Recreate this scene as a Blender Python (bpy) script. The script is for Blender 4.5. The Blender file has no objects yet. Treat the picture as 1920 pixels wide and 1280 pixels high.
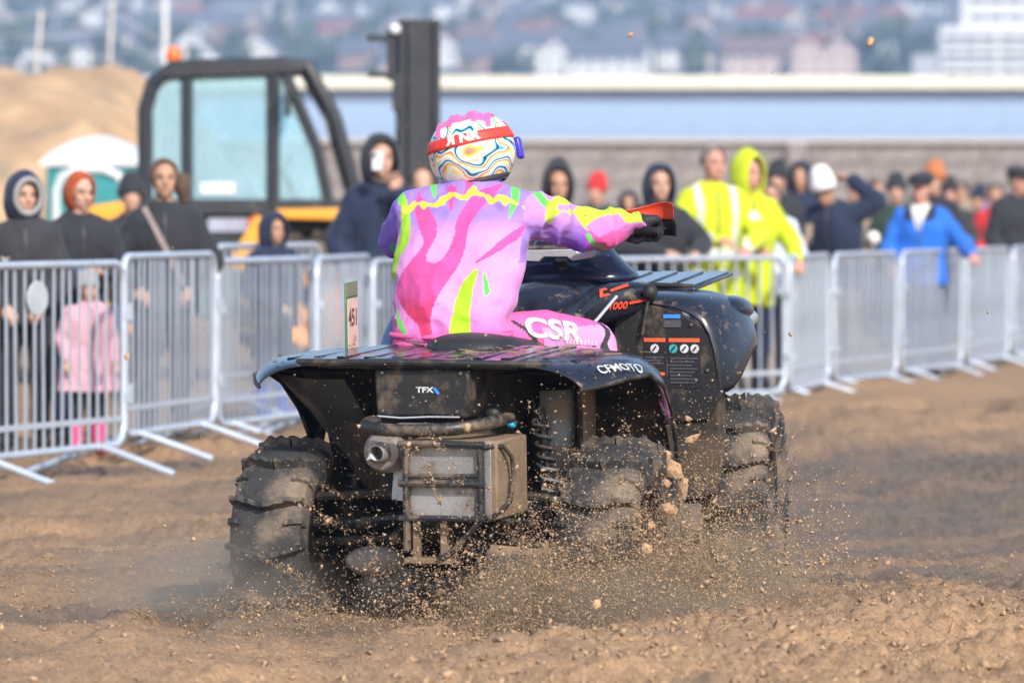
import bpy, bmesh, math, random
import numpy as np
from mathutils import Vector, Matrix, Euler
from mathutils.bvhtree import BVHTree
R = math.radians
sc = bpy.context.scene
COL = sc.collection

# ------------------------------------------------------------------ camera, sky, sun, exposure
FPX, HC = 10667.0, 1.4            # 200 mm lens on a 36 mm wide frame (pixels of a 1920 wide picture), lens height in metres
PITCH = math.atan((640 - 392) / FPX)
cam_data = bpy.data.cameras.new('camera')
cam = bpy.data.objects.new('camera', cam_data); COL.objects.link(cam)
cam.location = (0, 0, HC); cam.rotation_euler = (R(90) - PITCH, 0, 0)
cam_data.sensor_width = 36.0; cam_data.lens = 200.0
cam_data.clip_start = 0.1; cam_data.clip_end = 9000
cam_data.dof.use_dof = True; cam_data.dof.focus_distance = 19.9; cam_data.dof.aperture_fstop = 4.0
sc.camera = cam
SUN_EL, SUN_AZ = 36.0, 158.0      # sun high behind the camera's right shoulder (azimuth clockwise from +Y)
world = bpy.data.worlds.new('World'); sc.world = world; world.use_nodes = True
wn = world.node_tree
sky = wn.nodes.new('ShaderNodeTexSky'); sky.sky_type = 'NISHITA'; sky.sun_disc = False
sky.sun_elevation = R(SUN_EL); sky.sun_rotation = R(SUN_AZ); sky.air_density = 1.0; sky.dust_density = 1.6
wn.links.new(sky.outputs[0], wn.nodes['Background'].inputs[0]); wn.nodes['Background'].inputs[1].default_value = 0.15
sun_d = bpy.data.lights.new('sun', 'SUN'); sun_d.energy = 3.4; sun_d.angle = R(2.0); sun_d.color = (1.0, 0.93, 0.84)
sun = bpy.data.objects.new('sun', sun_d); COL.objects.link(sun)
sdir = Vector((math.sin(R(SUN_AZ)) * math.cos(R(SUN_EL)), math.cos(R(SUN_AZ)) * math.cos(R(SUN_EL)), math.sin(R(SUN_EL))))
sun.rotation_euler = (-sdir).to_track_quat('-Z', 'Y').to_euler(); sun.location = sdir * 60
sc.view_settings.view_transform = 'Standard'; sc.view_settings.look = 'None'
sc.view_settings.exposure = 0.64; sc.view_settings.gamma = 1.0
sc.cycles.volume_step_rate = 4.0; sc.cycles.volume_max_steps = 64
sc.cycles.max_bounces = 5; sc.cycles.volume_bounces = 0; sc.cycles.transparent_max_bounces = 8
sc.cycles.caustics_reflective = False; sc.cycles.caustics_refractive = False; sc.cycles.sample_clamp_indirect = 4.0

# ------------------------------------------------------------------ helpers
def WP(px, s, z=0.0):
    """world point at column px where one metre spans s pixels"""
    return Vector(((px - 960) / s, FPX / s, z))
def zpx(py, s): return HC - (py - 392) / s

def smooth01(a, b, x):
    t = np.clip((x - a) / (b - a), 0, 1); return t * t * (3 - 2 * t)
def _hash(ix, iy, iz, seed):
    h = (ix.astype(np.int64) * 374761393 + iy.astype(np.int64) * 668265263 + iz.astype(np.int64) * 1440662683 + seed * 974711) & 0x7fffffff
    h = ((h ^ (h >> 13)) * 1274126177) & 0x7fffffff
    h = h ^ (h >> 16)
    return (h & 0xffff) / 65535.0
def vnoise(x, y, z=None, seed=0):
    x = np.asarray(x, float); y = np.asarray(y, float)
    z = np.zeros_like(x) if z is None else np.asarray(z, float)
    ix, iy, iz = np.floor(x), np.floor(y), np.floor(z)
    fx, fy, fz = x - ix, y - iy, z - iz
    fx, fy, fz = [f * f * f * (f * (f * 6 - 15) + 10) for f in (fx, fy, fz)]
    r = 0
    for dz in (0, 1):
        wz = fz if dz else 1 - fz
        for dy in (0, 1):
            wy = fy if dy else 1 - fy
            for dx in (0, 1):
                wx = fx if dx else 1 - fx
                r = r + wx * wy * wz * _hash(ix + dx, iy + dy, iz + dz, seed)
    return r * 2 - 1
def fbm(x, y, z=None, o=4, seed=0, g=0.5):
    r, a, f = 0, 1.0, 1.0
    for k in range(o):
        r = r + a * vnoise(np.asarray(x) * f, np.asarray(y) * f, None if z is None else np.asarray(z) * f, seed + k * 17)
        a *= g; f *= 2.03
    return r

def srgb(r, g, b):
    f = lambda c: ((c / 255.0 + 0.055) / 1.055) ** 2.4 if c > 10 else c / 255.0 / 12.92
    return (f(r), f(g), f(b))

def mat(name, col, rough=0.6, metal=0.0, var=0.12, scale=12.0, bump=0.0, bscale=60.0, dirt=None, coat=0.0, attr=None, spec=0.5, emit=None, trans=0.0, sheen=0.0):
    """procedural Principled material: noise-varied colour, optional dirt = (colour, amount 0..1, scale) and bump"""
    m = bpy.data.materials.new(name); m.use_nodes = True
    nt = m.node_tree; N = nt.nodes; L = nt.links; b = N['Principled BSDF']
    tc = N.new('ShaderNodeTexCoord')
    n1 = N.new('ShaderNodeTexNoise'); n1.inputs['Scale'].default_value = scale; n1.inputs['Detail'].default_value = 5
    L.new(tc.outputs['Object'], n1.inputs['Vector'])
    if attr:
        a = N.new('ShaderNodeAttribute'); a.attribute_name = attr; base = a.outputs['Color']
    else:
        rgb = N.new('ShaderNodeRGB'); rgb.outputs[0].default_value = (*col, 1); base = rgb.outputs[0]
    mr = N.new('ShaderNodeMapRange'); mr.inputs[1].default_value = 0.3; mr.inputs[2].default_value = 0.7
    mr.inputs[3].default_value = 1 - var; mr.inputs[4].default_value = 1 + var
    L.new(n1.outputs['Fac'], mr.inputs[0])
    mx = N.new('ShaderNodeMix'); mx.data_type = 'RGBA'; mx.blend_type = 'MULTIPLY'; mx.inputs[0].default_value = 1
    L.new(base, mx.inputs[6]); L.new(mr.outputs[0], mx.inputs[7])
    out = mx.outputs[2]
    b.inputs['Roughness'].default_value = rough
    if dirt:
        dc, amt, ds = dirt
        n2 = N.new('ShaderNodeTexNoise'); n2.inputs['Scale'].default_value = ds; n2.inputs['Detail'].default_value = 8; n2.inputs['Roughness'].default_value = 0.65
        L.new(tc.outputs['Object'], n2.inputs['Vector'])
        m2 = N.new('ShaderNodeMapRange'); c = 0.72 - 0.44 * amt
        m2.inputs[1].default_value = c - 0.06; m2.inputs[2].default_value = c + 0.10
        L.new(n2.outputs['Fac'], m2.inputs[0])
        mm = N.new('ShaderNodeMix'); mm.data_type = 'RGBA'; mm.inputs[7].default_value = (*dc, 1)
        L.new(m2.outputs[0], mm.inputs[0]); L.new(out, mm.inputs[6]); out = mm.outputs[2]
        m3 = N.new('ShaderNodeMapRange'); m3.inputs[3].default_value = rough; m3.inputs[4].default_value = 0.92
        L.new(m2.outputs[0], m3.inputs[0]); L.new(m3.outputs[0], b.inputs['Roughness'])
    L.new(out, b.inputs['Base Color'])
    b.inputs['Metallic'].default_value = metal; b.inputs['Specular IOR Level'].default_value = spec
    if coat: b.inputs['Coat Weight'].default_value = coat; b.inputs['Coat Roughness'].default_value = 0.15
    if trans: b.inputs['Transmission Weight'].default_value = trans
    if sheen: b.inputs['Sheen Weight'].default_value = sheen
    if emit: b.inputs['Emission Color'].default_value = (*emit[0], 1); b.inputs['Emission Strength'].default_value = emit[1]
    if bump:
        n3 = N.new('ShaderNodeTexNoise'); n3.inputs['Scale'].default_value = bscale; n3.inputs['Detail'].default_value = 6
        L.new(tc.outputs['Object'], n3.inputs['Vector'])
        bp = N.new('ShaderNodeBump'); bp.inputs['Strength'].default_value = min(1, bump); bp.inputs['Distance'].default_value = 0.01
        L.new(n3.outputs['Fac'], bp.inputs['Height']); L.new(bp.outputs[0], b.inputs['Normal'])
    return m

def tag(o, label=None, cat=None, group=None, kind=None):
    if label: o['label'] = label
    if cat: o['category'] = cat
    if group: o['group'] = group
    if kind: o['kind'] = kind
    return o
def empty(name, loc=(0, 0, 0), rot=(0, 0, 0), label=None, cat=None, group=None):
    o = bpy.data.objects.new(name, None); COL.objects.link(o); o.location = loc; o.rotation_euler = rot
    o.empty_display_size = 0.1
    return tag(o, label, cat, group)
def link(name, me, m=None, parent=None):
    o = bpy.data.objects.new(name, me); COL.objects.link(o)
    if m is not None and len(me.materials) == 0: me.materials.append(m)
    if parent: o.parent = parent
    return o

def frame_of(d):
    d = Vector(d).normalized(); u = Vector((0, 0, 1)) if abs(d.z) < 0.9 else Vector((1, 0, 0))
    a = d.cross(u).normalized(); return a, d.cross(a).normalized(), d

class MB:
    """collects shapes; build() links them as one mesh object"""
    def __init__(s): s.v = []; s.f = []; s.mi = []; s.cur = 0
    def add(s, vs, fs):
        k = len(s.v); s.v += [tuple(v) for v in vs]; s.f += [tuple(i + k for i in f) for f in fs]; s.mi += [s.cur] * len(fs); return s
    def box(s, c, d, rot=None):
        x, y, z = [e / 2 for e in d]; c = Vector(c)
        vs = [Vector(p) for p in ((-x, -y, -z), (x, -y, -z), (x, y, -z), (-x, y, -z), (-x, -y, z), (x, -y, z), (x, y, z), (-x, y, z))]
        if rot is not None:
            m = Euler(rot).to_matrix(); vs = [m @ v for v in vs]
        return s.add([v + c for v in vs], [(0, 3, 2, 1), (4, 5, 6, 7), (0, 1, 5, 4), (1, 2, 6, 5), (2, 3, 7, 6), (3, 0, 4, 7)])
    def loft(s, rings, caps=True, closed=True):
        n = len(rings[0]); vs = [p for r in rings for p in r]; fs = []
        for i in range(len(rings) - 1):
            for j in range(n if closed else n - 1):
                a, b = i * n + j, i * n + (j + 1) % n
                fs.append((a, b, b + n, a + n))
        if caps and closed:
            fs.append(tuple(reversed(range(n)))); fs.append(tuple(range((len(rings) - 1) * n, len(rings) * n)))
        return s.add(vs, fs)
    def tube(s, path, r, seg=8, closed=False, caps=True):
        P = [Vector(p) for p in path]; n = len(P)
        rr = r if isinstance(r, (list, tuple)) else [r] * n
        T = []
        for i in range(n):
            a = P[(i - 1) % n] if closed or i > 0 else P[i]; b = P[(i + 1) % n] if closed or i < n - 1 else P[i]
            T.append((b - a).normalized())
        a, b, _ = frame_of(T[0]); rings = []
        for i in range(n):
            t = T[i]; a = (a - t * a.dot(t)).normalized(); b = t.cross(a)
            rings.append([P[i] + (a * math.cos(k * 2 * math.pi / seg) + b * math.sin(k * 2 * math.pi / seg)) * rr[i] for k in range(seg)])
        if closed: rings.append(rings[0]); caps = False
        return s.loft(rings, caps)
    def capsule(s, p0, p1, r0, r1, seg=12):
        p0, p1 = Vector(p0), Vector(p1); d = p1 - p0
        if d.length < 1e-6: d = Vector((0, 0, 1e-4))
        t = d.normalized(); path = []; rr = []
        for k in (0.15, 0.5, 0.85):
            a = math.pi / 2 * (1 - k); path.append(p0 - t * r0 * math.sin(a)); rr.append(r0 * math.cos(a))
        for k in range(5): path.append(p0 + d * k / 4); rr.append(r0 + (r1 - r0) * k / 4)
        for k in (0.85, 0.5, 0.15):
            a = math.pi / 2 * (1 - k); path.append(p1 + t * r1 * math.sin(a)); rr.append(r1 * math.cos(a))
        a, b, _ = frame_of(t)
        rings = [[p + (a * math.cos(k * 2 * math.pi / seg) + b * math.sin(k * 2 * math.pi / seg)) * r for k in range(seg)] for p, r in zip(path, rr)]
        return s.loft(rings)
    def chain(s, pts, rs, seg=12):
        for i in range(len(pts) - 1): s.capsule(pts[i], pts[i + 1], rs[i], rs[i + 1], seg)
        return s
    def ellip(s, c, r, rot=None, nu=16, nv=10):
        c = Vector(c); m = Euler(rot).to_matrix() if rot is not None else Matrix.Identity(3)
        rings = []
        for i in range(nv):
            a = -math.pi / 2 + math.pi * (i + 0.5) / nv
            rings.append([c + m @ Vector((r[0] * math.cos(a) * math.cos(2 * math.pi * k / nu), r[1] * math.cos(a) * math.sin(2 * math.pi * k / nu), r[2] * math.sin(a))) for k in range(nu)])
        return s.loft(rings)
    def lathe(s, prof, c=(0, 0, 0), axis=(0, 0, 1), seg=24, caps=True):
        """prof: (radius, height along axis)"""
        a, b, d = frame_of(axis); c = Vector(c)
        return s.loft([[c + d * h + (a * math.cos(2 * math.pi * k / seg) + b * math.sin(2 * math.pi * k / seg)) * r for k in range(seg)] for r, h in prof], caps)
    def prism(s, poly, axis, t0, t1):
        """2D polygon swept along axis (0 x, 1 y, 2 z) between t0 and t1"""
        def P(u, v, t): return ((t, u, v), (u, t, v), (u, v, t))[axis]
        n = len(poly)
        return s.add([P(u, v, t0) for u, v in poly] + [P(u, v, t1) for u, v in poly],
                     [tuple(reversed(range(n))), tuple(range(n, 2 * n))] + [(i, (i + 1) % n, (i + 1) % n + n, i + n) for i in range(n)])
    def mesh(s, name):
        me = bpy.data.meshes.new(name); me.from_pydata(s.v, [], s.f); me.update()
        bm = bmesh.new(); bm.from_mesh(me); bmesh.ops.recalc_face_normals(bm, faces=bm.faces); bm.to_mesh(me); bm.free()
        return me
    def build(s, name, m, parent=None, smooth=35, bevel=0, sub=0, solid=0, offset=-1, cast=None):
        me = s.mesh(name)
        ms = m if isinstance(m, (list, tuple)) else [m]
        for x in ms: me.materials.append(x)
        if len(ms) > 1: me.polygons.foreach_set('material_index', s.mi)
        if smooth:
            me.polygons.foreach_set('use_smooth', [True] * len(me.polygons))
            if smooth < 180: me.set_sharp_from_angle(angle=R(smooth))
        o = link(name, me, None, parent)
        if solid: md = o.modifiers.new('solid', 'SOLIDIFY'); md.thickness = solid; md.offset = offset
        if bevel: md = o.modifiers.new('bevel', 'BEVEL'); md.width = bevel; md.segments = 2; md.limit_method = 'ANGLE'; md.angle_limit = R(40)
        if sub: md = o.modifiers.new('sub', 'SUBSURF'); md.levels = sub; md.render_levels = sub
        return o

WORK = bpy.data.scenes.new('workbench')          # only for evaluating modifiers while building; removed at the end
def remesh(mb, voxel, it=3, name='body', fac=0.5):
    """one continuous skin over all the overlapping volumes in mb"""
    me = mb.mesh(name); o = bpy.data.objects.new('tmp', me); WORK.collection.objects.link(o)
    md = o.modifiers.new('r', 'REMESH'); md.mode = 'VOXEL'; md.voxel_size = voxel
    if it: ms = o.modifiers.new('s', 'SMOOTH'); ms.iterations = it; ms.factor = fac
    WORK.view_layers[0].update(); dg = WORK.view_layers[0].depsgraph
    out = bpy.data.meshes.new_from_object(o.evaluated_get(dg)); out.name = name
    bpy.data.objects.remove(o); bpy.data.meshes.remove(me)
    out.polygons.foreach_set('use_smooth', [True] * len(out.polygons))
    return out
def coords(me):
    a = np.empty(len(me.vertices) * 3); me.vertices.foreach_get('co', a); return a.reshape(-1, 3)
def normals(me):
    a = np.empty(len(me.vertices) * 3); me.vertices.foreach_get('normal', a); return a.reshape(-1, 3)
def setco(me, a): me.vertices.foreach_set('co', a.ravel()); me.update()
def face_centres(me):
    a = np.empty(len(me.polygons) * 3); me.polygons.foreach_get('center', a); return a.reshape(-1, 3)

def text_mesh(body, size=1.0, shear=0.0, bold=0.0, sx=1.0, mirror_first=False):
    cu = bpy.data.curves.new('t', 'FONT'); cu.body = body; cu.size = size; cu.shear = shear; cu.offset = bold
    cu.align_x = 'CENTER'; cu.align_y = 'CENTER'
    o = bpy.data.objects.new('tmp', cu); WORK.collection.objects.link(o); WORK.view_layers[0].update()
    me = bpy.data.meshes.new_from_object(o.evaluated_get(WORK.view_layers[0].depsgraph))
    bpy.data.objects.remove(o); bpy.data.curves.remove(cu)
    bm = bmesh.new(); bm.from_mesh(me); bmesh.ops.triangulate(bm, faces=bm.faces)
    es = [e for e in bm.edges if e.calc_length() > size * 0.15]
    bmesh.ops.subdivide_edges(bm, edges=es, cuts=3); bmesh.ops.triangulate(bm, faces=bm.faces)
    for v in bm.verts: v.co.x *= sx
    bm.to_mesh(me); bm.free(); return me
def decal(name, me, m, parent, o, U, V, target=None, lift=0.002, reach=0.3):
    """flat print me (in its own xy) laid at o along U, V in the parent's space, pressed onto target mesh when given"""
    o, U, V = Vector(o), Vector(U).normalized(), Vector(V).normalized(); N = U.cross(V).normalized(); V = N.cross(U)
    bvh = None
    if target is not None:
        tb = bmesh.new(); tb.from_mesh(target); bvh = BVHTree.FromBMesh(tb); tb.free()
    for v in me.vertices:
        p = o + U * v.co.x + V * v.co.y
        if bvh:
            h = bvh.ray_cast(p + N * reach, -N, 2 * reach)
            if h[0] is not None: p = h[0]
        v.co = p + N * lift
    me.update(); return link(name, me, m, parent)

# ------------------------------------------------------------------ materials shared by the setting
SAND_D, SAND_W = (0.425, 0.268, 0.152), (0.185, 0.138, 0.098)
# ------------------------------------------------------------------ ground
CREST_X = [-6, -3, -0.9, 0, 0.4, 1, 2, 4, 9]; CREST_Y = [11, 13.2, 16.4, 17.9, 18.6, 19.2, 19.75, 20.5, 22]
def ground_h(x, y):
    x = np.asarray(x, float); y = np.asarray(y, float)
    near = smooth01(60, 34, y)
    h = 0.030 * fbm(x * 0.45, y * 0.33, o=3, seed=3) * smooth01(300, 40, y)
    h = h + near * (0.042 * fbm(x * 1.9 + y * 0.25, y * 0.9, o=3, seed=5))
    crest = np.interp(x, CREST_X, CREST_Y) + 0.5 * vnoise(x * 0.8, y * 0.0 + 3.3, seed=9) + 0.25 * vnoise(x * 2.7, y * 0.0, seed=11)
    plat = smooth01(0.35, -0.5, y - crest)
    al_, ac_ = x * .65 + y * .76, x * .76 - y * .65            # along and across the run of old tyre ruts
    lump = fbm(ac_ * 3.4, al_ * 0.55, o=3, seed=21)
    h = h + near * 0.030 * fbm(ac_ * 2.1 + 7, al_ * 0.30, o=2, seed=23) * (1 - plat)
    h = h + plat * (0.048 + 0.036 * lump)
    h = h + plat * 0.014 * np.exp(-((y - crest + 0.45) / 0.35) ** 2) * (1 + 0.6 * vnoise(x * 2.2, y * 0, seed=31))
    # wheel ruts running towards the quad's heading
    u = (x + 0.185) * math.cos(R(20)) - (y - 19.75) * math.sin(R(20)); w = (x + 0.185) * math.sin(R(20)) + (y - 19.75) * math.cos(R(20))
    for c in (-0.6, 0.6):
        h = h - 0.055 * np.exp(-((u - c) / 0.17) ** 2) * smooth01(2.6, 0.6, w) * (0.6 + 0.4 * smooth01(-6, 0, w)) * (1 - 0.75 * plat)
        h = h + 0.03 * np.exp(-((np.abs(u - c) - 0.28) / 0.09) ** 2) * smooth01(2.0, 0.3, w) * (1 + 0.7 * vnoise(x * 3, y * 3, seed=8)) * (1 - 0.6 * plat)
    fine = near * smooth01(54, 30, y)
    rough = 0.72 + 0.25 * plat + 0.5 * smooth01(0.0, 0.6, vnoise(x * 0.7, y * 0.4, seed=41))
    c1 = np.abs(fbm(x * 9, y * 7, o=2, seed=51)); c2 = np.abs(vnoise(x * 26, y * 20, seed=61))
    h = h + fine * rough * (0.016 * (c1 - 0.3) + 0.019 * (c2 - 0.3))
    h = h + fine * rough * 0.015 * vnoise(x * 52, y * 30, seed=71)
    # low bank of loose sand inside the barriers on the right
    h = h + 0.10 * np.exp(-((y - 36.5 - 0.35 * x) / 2.0) ** 2) * smooth01(0.8, 2.0, x) * (1 + 0.8 * fbm(x * 2.2, y * 0.8, o=3, seed=81)) * smooth01(30, 10, x)
    return h
def gz(x, y): return float(ground_h(np.array([x]), np.array([y]))[0])

xs = np.concatenate([[-3200, -1500, -700, -300, -140, -70, -35, -20, -12, -9, -7, -6, -5.2], np.arange(-4.6, 5.4, 0.0165), [6, 7, 8, 10, 13, 20, 35, 70, 140, 300, 700, 1500, 3200]])
ys = np.concatenate([[-120, -40, -10, 0, 5, 9, 12, 13.5, 14.5, 15.2], np.arange(15.6, 24, 0.030), np.arange(24, 32, 0.06), np.arange(32, 52, 0.16), np.arange(52, 90, 1.6), [95, 105, 120, 145, 180, 240, 330, 450, 620, 900, 1400, 2200, 3200]])
GX, GY = np.meshgrid(xs, ys); GH = ground_h(GX, GY)
nx, ny = len(xs), len(ys)
me = bpy.data.meshes.new('ground'); me.vertices.add(nx * ny)
me.vertices.foreach_set('co', np.stack([GX, GY, GH], -1).ravel())
ii = (np.arange(ny - 1)[:, None] * nx + np.arange(nx - 1)[None, :]).ravel()
q = np.stack([ii, ii + 1, ii + nx + 1, ii + nx], -1).ravel()
me.loops.add(len(q)); me.loops.foreach_set('vertex_index', q.astype(np.int32))
me.polygons.add(len(q) // 4); me.polygons.foreach_set('loop_start', np.arange(0, len(q), 4, dtype=np.int32))
me.polygons.foreach_set('use_smooth', np.ones(len(q) // 4, bool)); me.update()
crest = np.interp(GX, CREST_X, CREST_Y) + 0.5 * vnoise(GX * 0.8, GY * 0.0 + 3.3, seed=9) + 0.25 * vnoise(GX * 2.7, GY * 0.0, seed=11)
dry = smooth01(0.5, -0.3, GY - crest + 0.5 * fbm(GX * 1.6, GY * 1.0, o=3, seed=15))
dry = np.maximum(dry, smooth01(32.5, 35, GY + 1.0 * fbm(GX * 0.8, GY * 0.3, o=3, seed=16)) * smooth01(0.6, 2.0, GX) * 0.85)
dry = np.maximum(dry, 0.66 * smooth01(1.6, -1.2, GX + 0.5 * fbm(GX * 0.7, GY * 0.5, o=2, seed=18)))
dry = np.maximum(dry, 0.5 * smooth01(0.1, 0.7, fbm(GX * 0.9, GY * 0.45, o=3, seed=17)))
dry = np.maximum(dry, smooth01(50, 70, GY) * 0.8)
AL, AC = GX * .65 + GY * .76, GX * .76 - GY * .65
dry = np.clip(dry + 0.55 * fbm(AC * 1.8, AL * 0.22, o=3, seed=19) * smooth01(48, 30, GY), 0, 1)
at = me.attributes.new('dryness', 'FLOAT', 'POINT'); at.data.foreach_set('value', dry.ravel().astype(np.float32))
m = bpy.data.materials.new('beach_sand'); m.use_nodes = True; nt = m.node_tree; N, L = nt.nodes, nt.links; b = N['Principled BSDF']
a = N.new('ShaderNodeAttribute'); a.attribute_name = 'dryness'
tc = N.new('ShaderNodeTexCoord')
n1 = N.new('ShaderNodeTexNoise'); n1.inputs['Scale'].default_value = 2.2; n1.inputs['Detail'].default_value = 8
n2 = N.new('ShaderNodeTexNoise'); n2.inputs['Scale'].default_value = 60; n2.inputs['Detail'].default_value = 6; n2.inputs['Roughness'].default_value = 0.7
n3 = N.new('ShaderNodeTexNoise'); n3.inputs['Scale'].default_value = 420; n3.inputs['Detail'].default_value = 2
for n in (n1, n2, n3): L.new(tc.outputs['Object'], n.inputs['Vector'])
ad = N.new('ShaderNodeMath'); ad.operation = 'MULTIPLY_ADD'; ad.inputs[1].default_value = 0.7; L.new(n1.outputs['Fac'], ad.inputs[0])
sb = N.new('ShaderNodeMath'); sb.operation = 'SUBTRACT'; sb.inputs[1].default_value = 0.35; L.new(a.outputs['Fac'], sb.inputs[0]); L.new(sb.outputs[0], ad.inputs[2]); ad.use_clamp = True
mx = N.new('ShaderNodeMix'); mx.data_type = 'RGBA'; mx.inputs[6].default_value = (*SAND_W, 1); mx.inputs[7].default_value = (*SAND_D, 1); L.new(ad.outputs[0], mx.inputs[0])
v = N.new('ShaderNodeMapRange'); v.inputs[1].default_value = 0.3; v.inputs[2].default_value = 0.7; v.inputs[3].default_value = 0.55; v.inputs[4].default_value = 1.30; L.new(n2.outputs['Fac'], v.inputs[0])
mm = N.new('ShaderNodeMix'); mm.data_type = 'RGBA'; mm.blend_type = 'MULTIPLY'; mm.inputs[0].default_value = 1; L.new(mx.outputs[2], mm.inputs[6]); L.new(v.outputs[0], mm.inputs[7])
L.new(mm.outputs[2], b.inputs['Base Color'])
ro = N.new('ShaderNodeMapRange'); ro.inputs[3].default_value = 0.62; ro.inputs[4].default_value = 0.97; L.new(ad.outputs[0], ro.inputs[0]); L.new(ro.outputs[0], b.inputs['Roughness'])
b.inputs['Specular IOR Level'].default_value = 0.3
bp = N.new('ShaderNodeBump'); bp.inputs['Strength'].default_value = 0.7; bp.inputs['Distance'].default_value = 0.012
m2 = N.new('ShaderNodeMath'); m2.operation = 'MULTIPLY_ADD'; m2.inputs[1].default_value = 0.35; L.new(n3.outputs['Fac'], m2.inputs[0]); L.new(n2.outputs['Fac'], m2.inputs[2])
L.new(m2.outputs[0], bp.inputs['Height']); L.new(bp.outputs[0], b.inputs['Normal'])
M_SAND = m
tag(link('ground', me, m), kind='structure')

# ------------------------------------------------------------------ dune on the left
def sheet(name, fx, m, x0, x1, y0, y1, nx, ny, kind='structure'):
    X, Y = np.meshgrid(np.linspace(x0, x1, nx), np.linspace(y0, y1, ny)); Z = fx(X, Y)
    vs = np.stack([X, Y, Z], -1).reshape(-1, 3)
    me = bpy.data.meshes.new(name); me.from_pydata(vs.tolist(), [], [(j * nx + i, j * nx + i + 1, (j + 1) * nx + i + 1, (j + 1) * nx + i) for j in range(ny - 1) for i in range(nx - 1)])
    me.polygons.foreach_set('use_smooth', [True] * len(me.polygons)); me.update()
    return tag(link(name, me, m), kind=kind)
def dune_h(X, Y):
    return -0.3 + (3.70 + 0.35 * fbm(X * 0.3, Y * 0.3, o=3, seed=91)) * smooth01(73, 88, Y) * smooth01(125, 98, Y) * smooth01(-3.3, -6.2, X) * (0.75 + 0.25 * smooth01(-40, -9, X)) + 0.12 * fbm(X * 1.7, Y * 1.2, o=3, seed=92)
M_DUNE = mat('dune_sand', (0.50, 0.33, 0.19), rough=0.95, var=0.25, scale=1.2, bump=0.5, bscale=6, dirt=((0.30, 0.23, 0.15), 0.35, 0.9))
sheet('sand_dune', dune_h, M_DUNE, -60, -2.6, 71, 127, 140, 90)
M_GALV = mat('galvanised_steel', (0.55, 0.58, 0.62), rough=0.38, metal=0.75, var=0.14, scale=9, dirt=((0.42, 0.38, 0.32), 0.22, 14))
M_POST = mat('weathered_post', (0.62, 0.60, 0.56), rough=0.8, var=0.2)
def post_fence(pts, label):
    root = empty('post_and_wire_fence', pts[0], label=label, cat='fence'); o = Vector(pts[0])
    for p in pts:
        mb = MB(); d = Vector(p) - o; tilt = random.uniform(-.12, .12)
        mb.tube([d + Vector((0, 0, -.3)), d + Vector((tilt * .5, 0, .6)), d + Vector((tilt, 0, 1.25))], 0.03, 8); mb.build('post', M_POST, root)
    for k in (0.35, 0.75, 1.1):
        mb = MB(); mb.tube([Vector(p) - o + Vector((0, 0, k + 0.03 * math.sin(i * 2.3))) for i, p in enumerate(pts)], 0.012, 5); mb.build('wire', M_GALV, root)
random.seed(4)
post_fence([(x, 91 + 0.3 * math.sin(x), float(dune_h(np.array([x]), np.array([91.0]))[0])) for x in np.arange(-14.5, -5.0, 1.15)], 'wire fence with pale leaning posts along the dune crest')
mb = MB(); mb.tube([(0, 0, -.2), (0, 0, 3), (0, 0, 6.4)], [0.07, 0.06, 0.05], 10); mb.ellip((0, 0, 6.45), (0.07, 0.07, 0.07))
x = (310 - 960) / 95.0
o = mb.build('flag_pole', mat('white_paint', (0.75, 0.76, 0.78), rough=0.5)); o.location = (x, FPX / 95.0, 0)
tag(o, 'tall thin white pole behind the cab with orange beacon', 'pole')

# ------------------------------------------------------------------ sea wall and long shed across the back
M_STONE = mat('sea_wall_stone', (0.235, 0.21, 0.205), rough=0.9, var=0.3, scale=2.5, bump=0.6, bscale=5, dirt=((0.30, 0.27, 0.25), 0.4, 0.7))
M_CAP = mat('cream_coping', (0.70, 0.68, 0.58), rough=0.7, var=0.08, scale=3)
M_CLAD = mat('pale_blue_cladding', (0.29, 0.40, 0.57), rough=0.5, var=0.06, scale=0.8)
YW = 150.0; SW = FPX / YW
wall = empty('sea_wall', (14, YW, 0), label='long grey brown stone sea wall behind the distant crowd', cat='wall')
zt = zpx(268, SW)
random.seed(7)
rows = 6; hh = zt / rows                                      # courses of large blocks, each block its own piece
blk = {}
for r_ in range(rows):
    x = -24.0 - (r_ % 2) * 0.8
    while x < 27:
        w = random.choice([1.4, 1.8, 2.2]); k = (w, r_ % 3)
        if k not in blk:
            mb = MB(); mb.box((w / 2, 0.3, hh / 2), (w - 0.03, 0.6, hh - 0.025)); bb = mb.build('stone', M_STONE, wall, bevel=0.02); blk[k] = bb.data; ob = bb
        else:
            ob = bpy.data.objects.new('stone', blk[k]); COL.objects.link(ob); ob.parent = wall
        ob.location = (x, random.uniform(-.02, .02), r_ * hh); x += w
mb = MB(); mb.box((1.5, 0.75, zt / 2 - 0.02), (53, 0.7, zt - 0.05)); mb.build('core', M_STONE, wall)
for x in (-6.5, 3.2, 8.0, 17): mb = MB(); mb.box((x, -0.18, zt / 2), (0.5, 0.36, zt)); mb.build('pier', M_STONE, wall, bevel=0.03)
mb = MB(); mb.box((1.5, 0.3, zt + 0.06), (53, 1.0, 0.12)); mb.build('coping', mat('grey_coping', (0.5, 0.48, 0.45), rough=0.8), wall)
shed = empty('long_shed', (14, YW + 1.5, zt), label='long low shed with pale blue cladding and cream roof edge', cat='building')
z1 = zpx(166, SW) - zt; z2 = zpx(141, SW) - zt
mbp = MB(); mbp.box((0, 0.06, z1 / 2), (1.177, 0.06, z1 - 0.02))
for k in range(5): mbp.box((-0.46 + k * 0.23, 0.02, z1 / 2), (0.06, 0.052, z1 - 0.02))
p0 = mbp.build('panel', M_CLAD, shed); p0.location = (-24, 0, 0)
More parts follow.
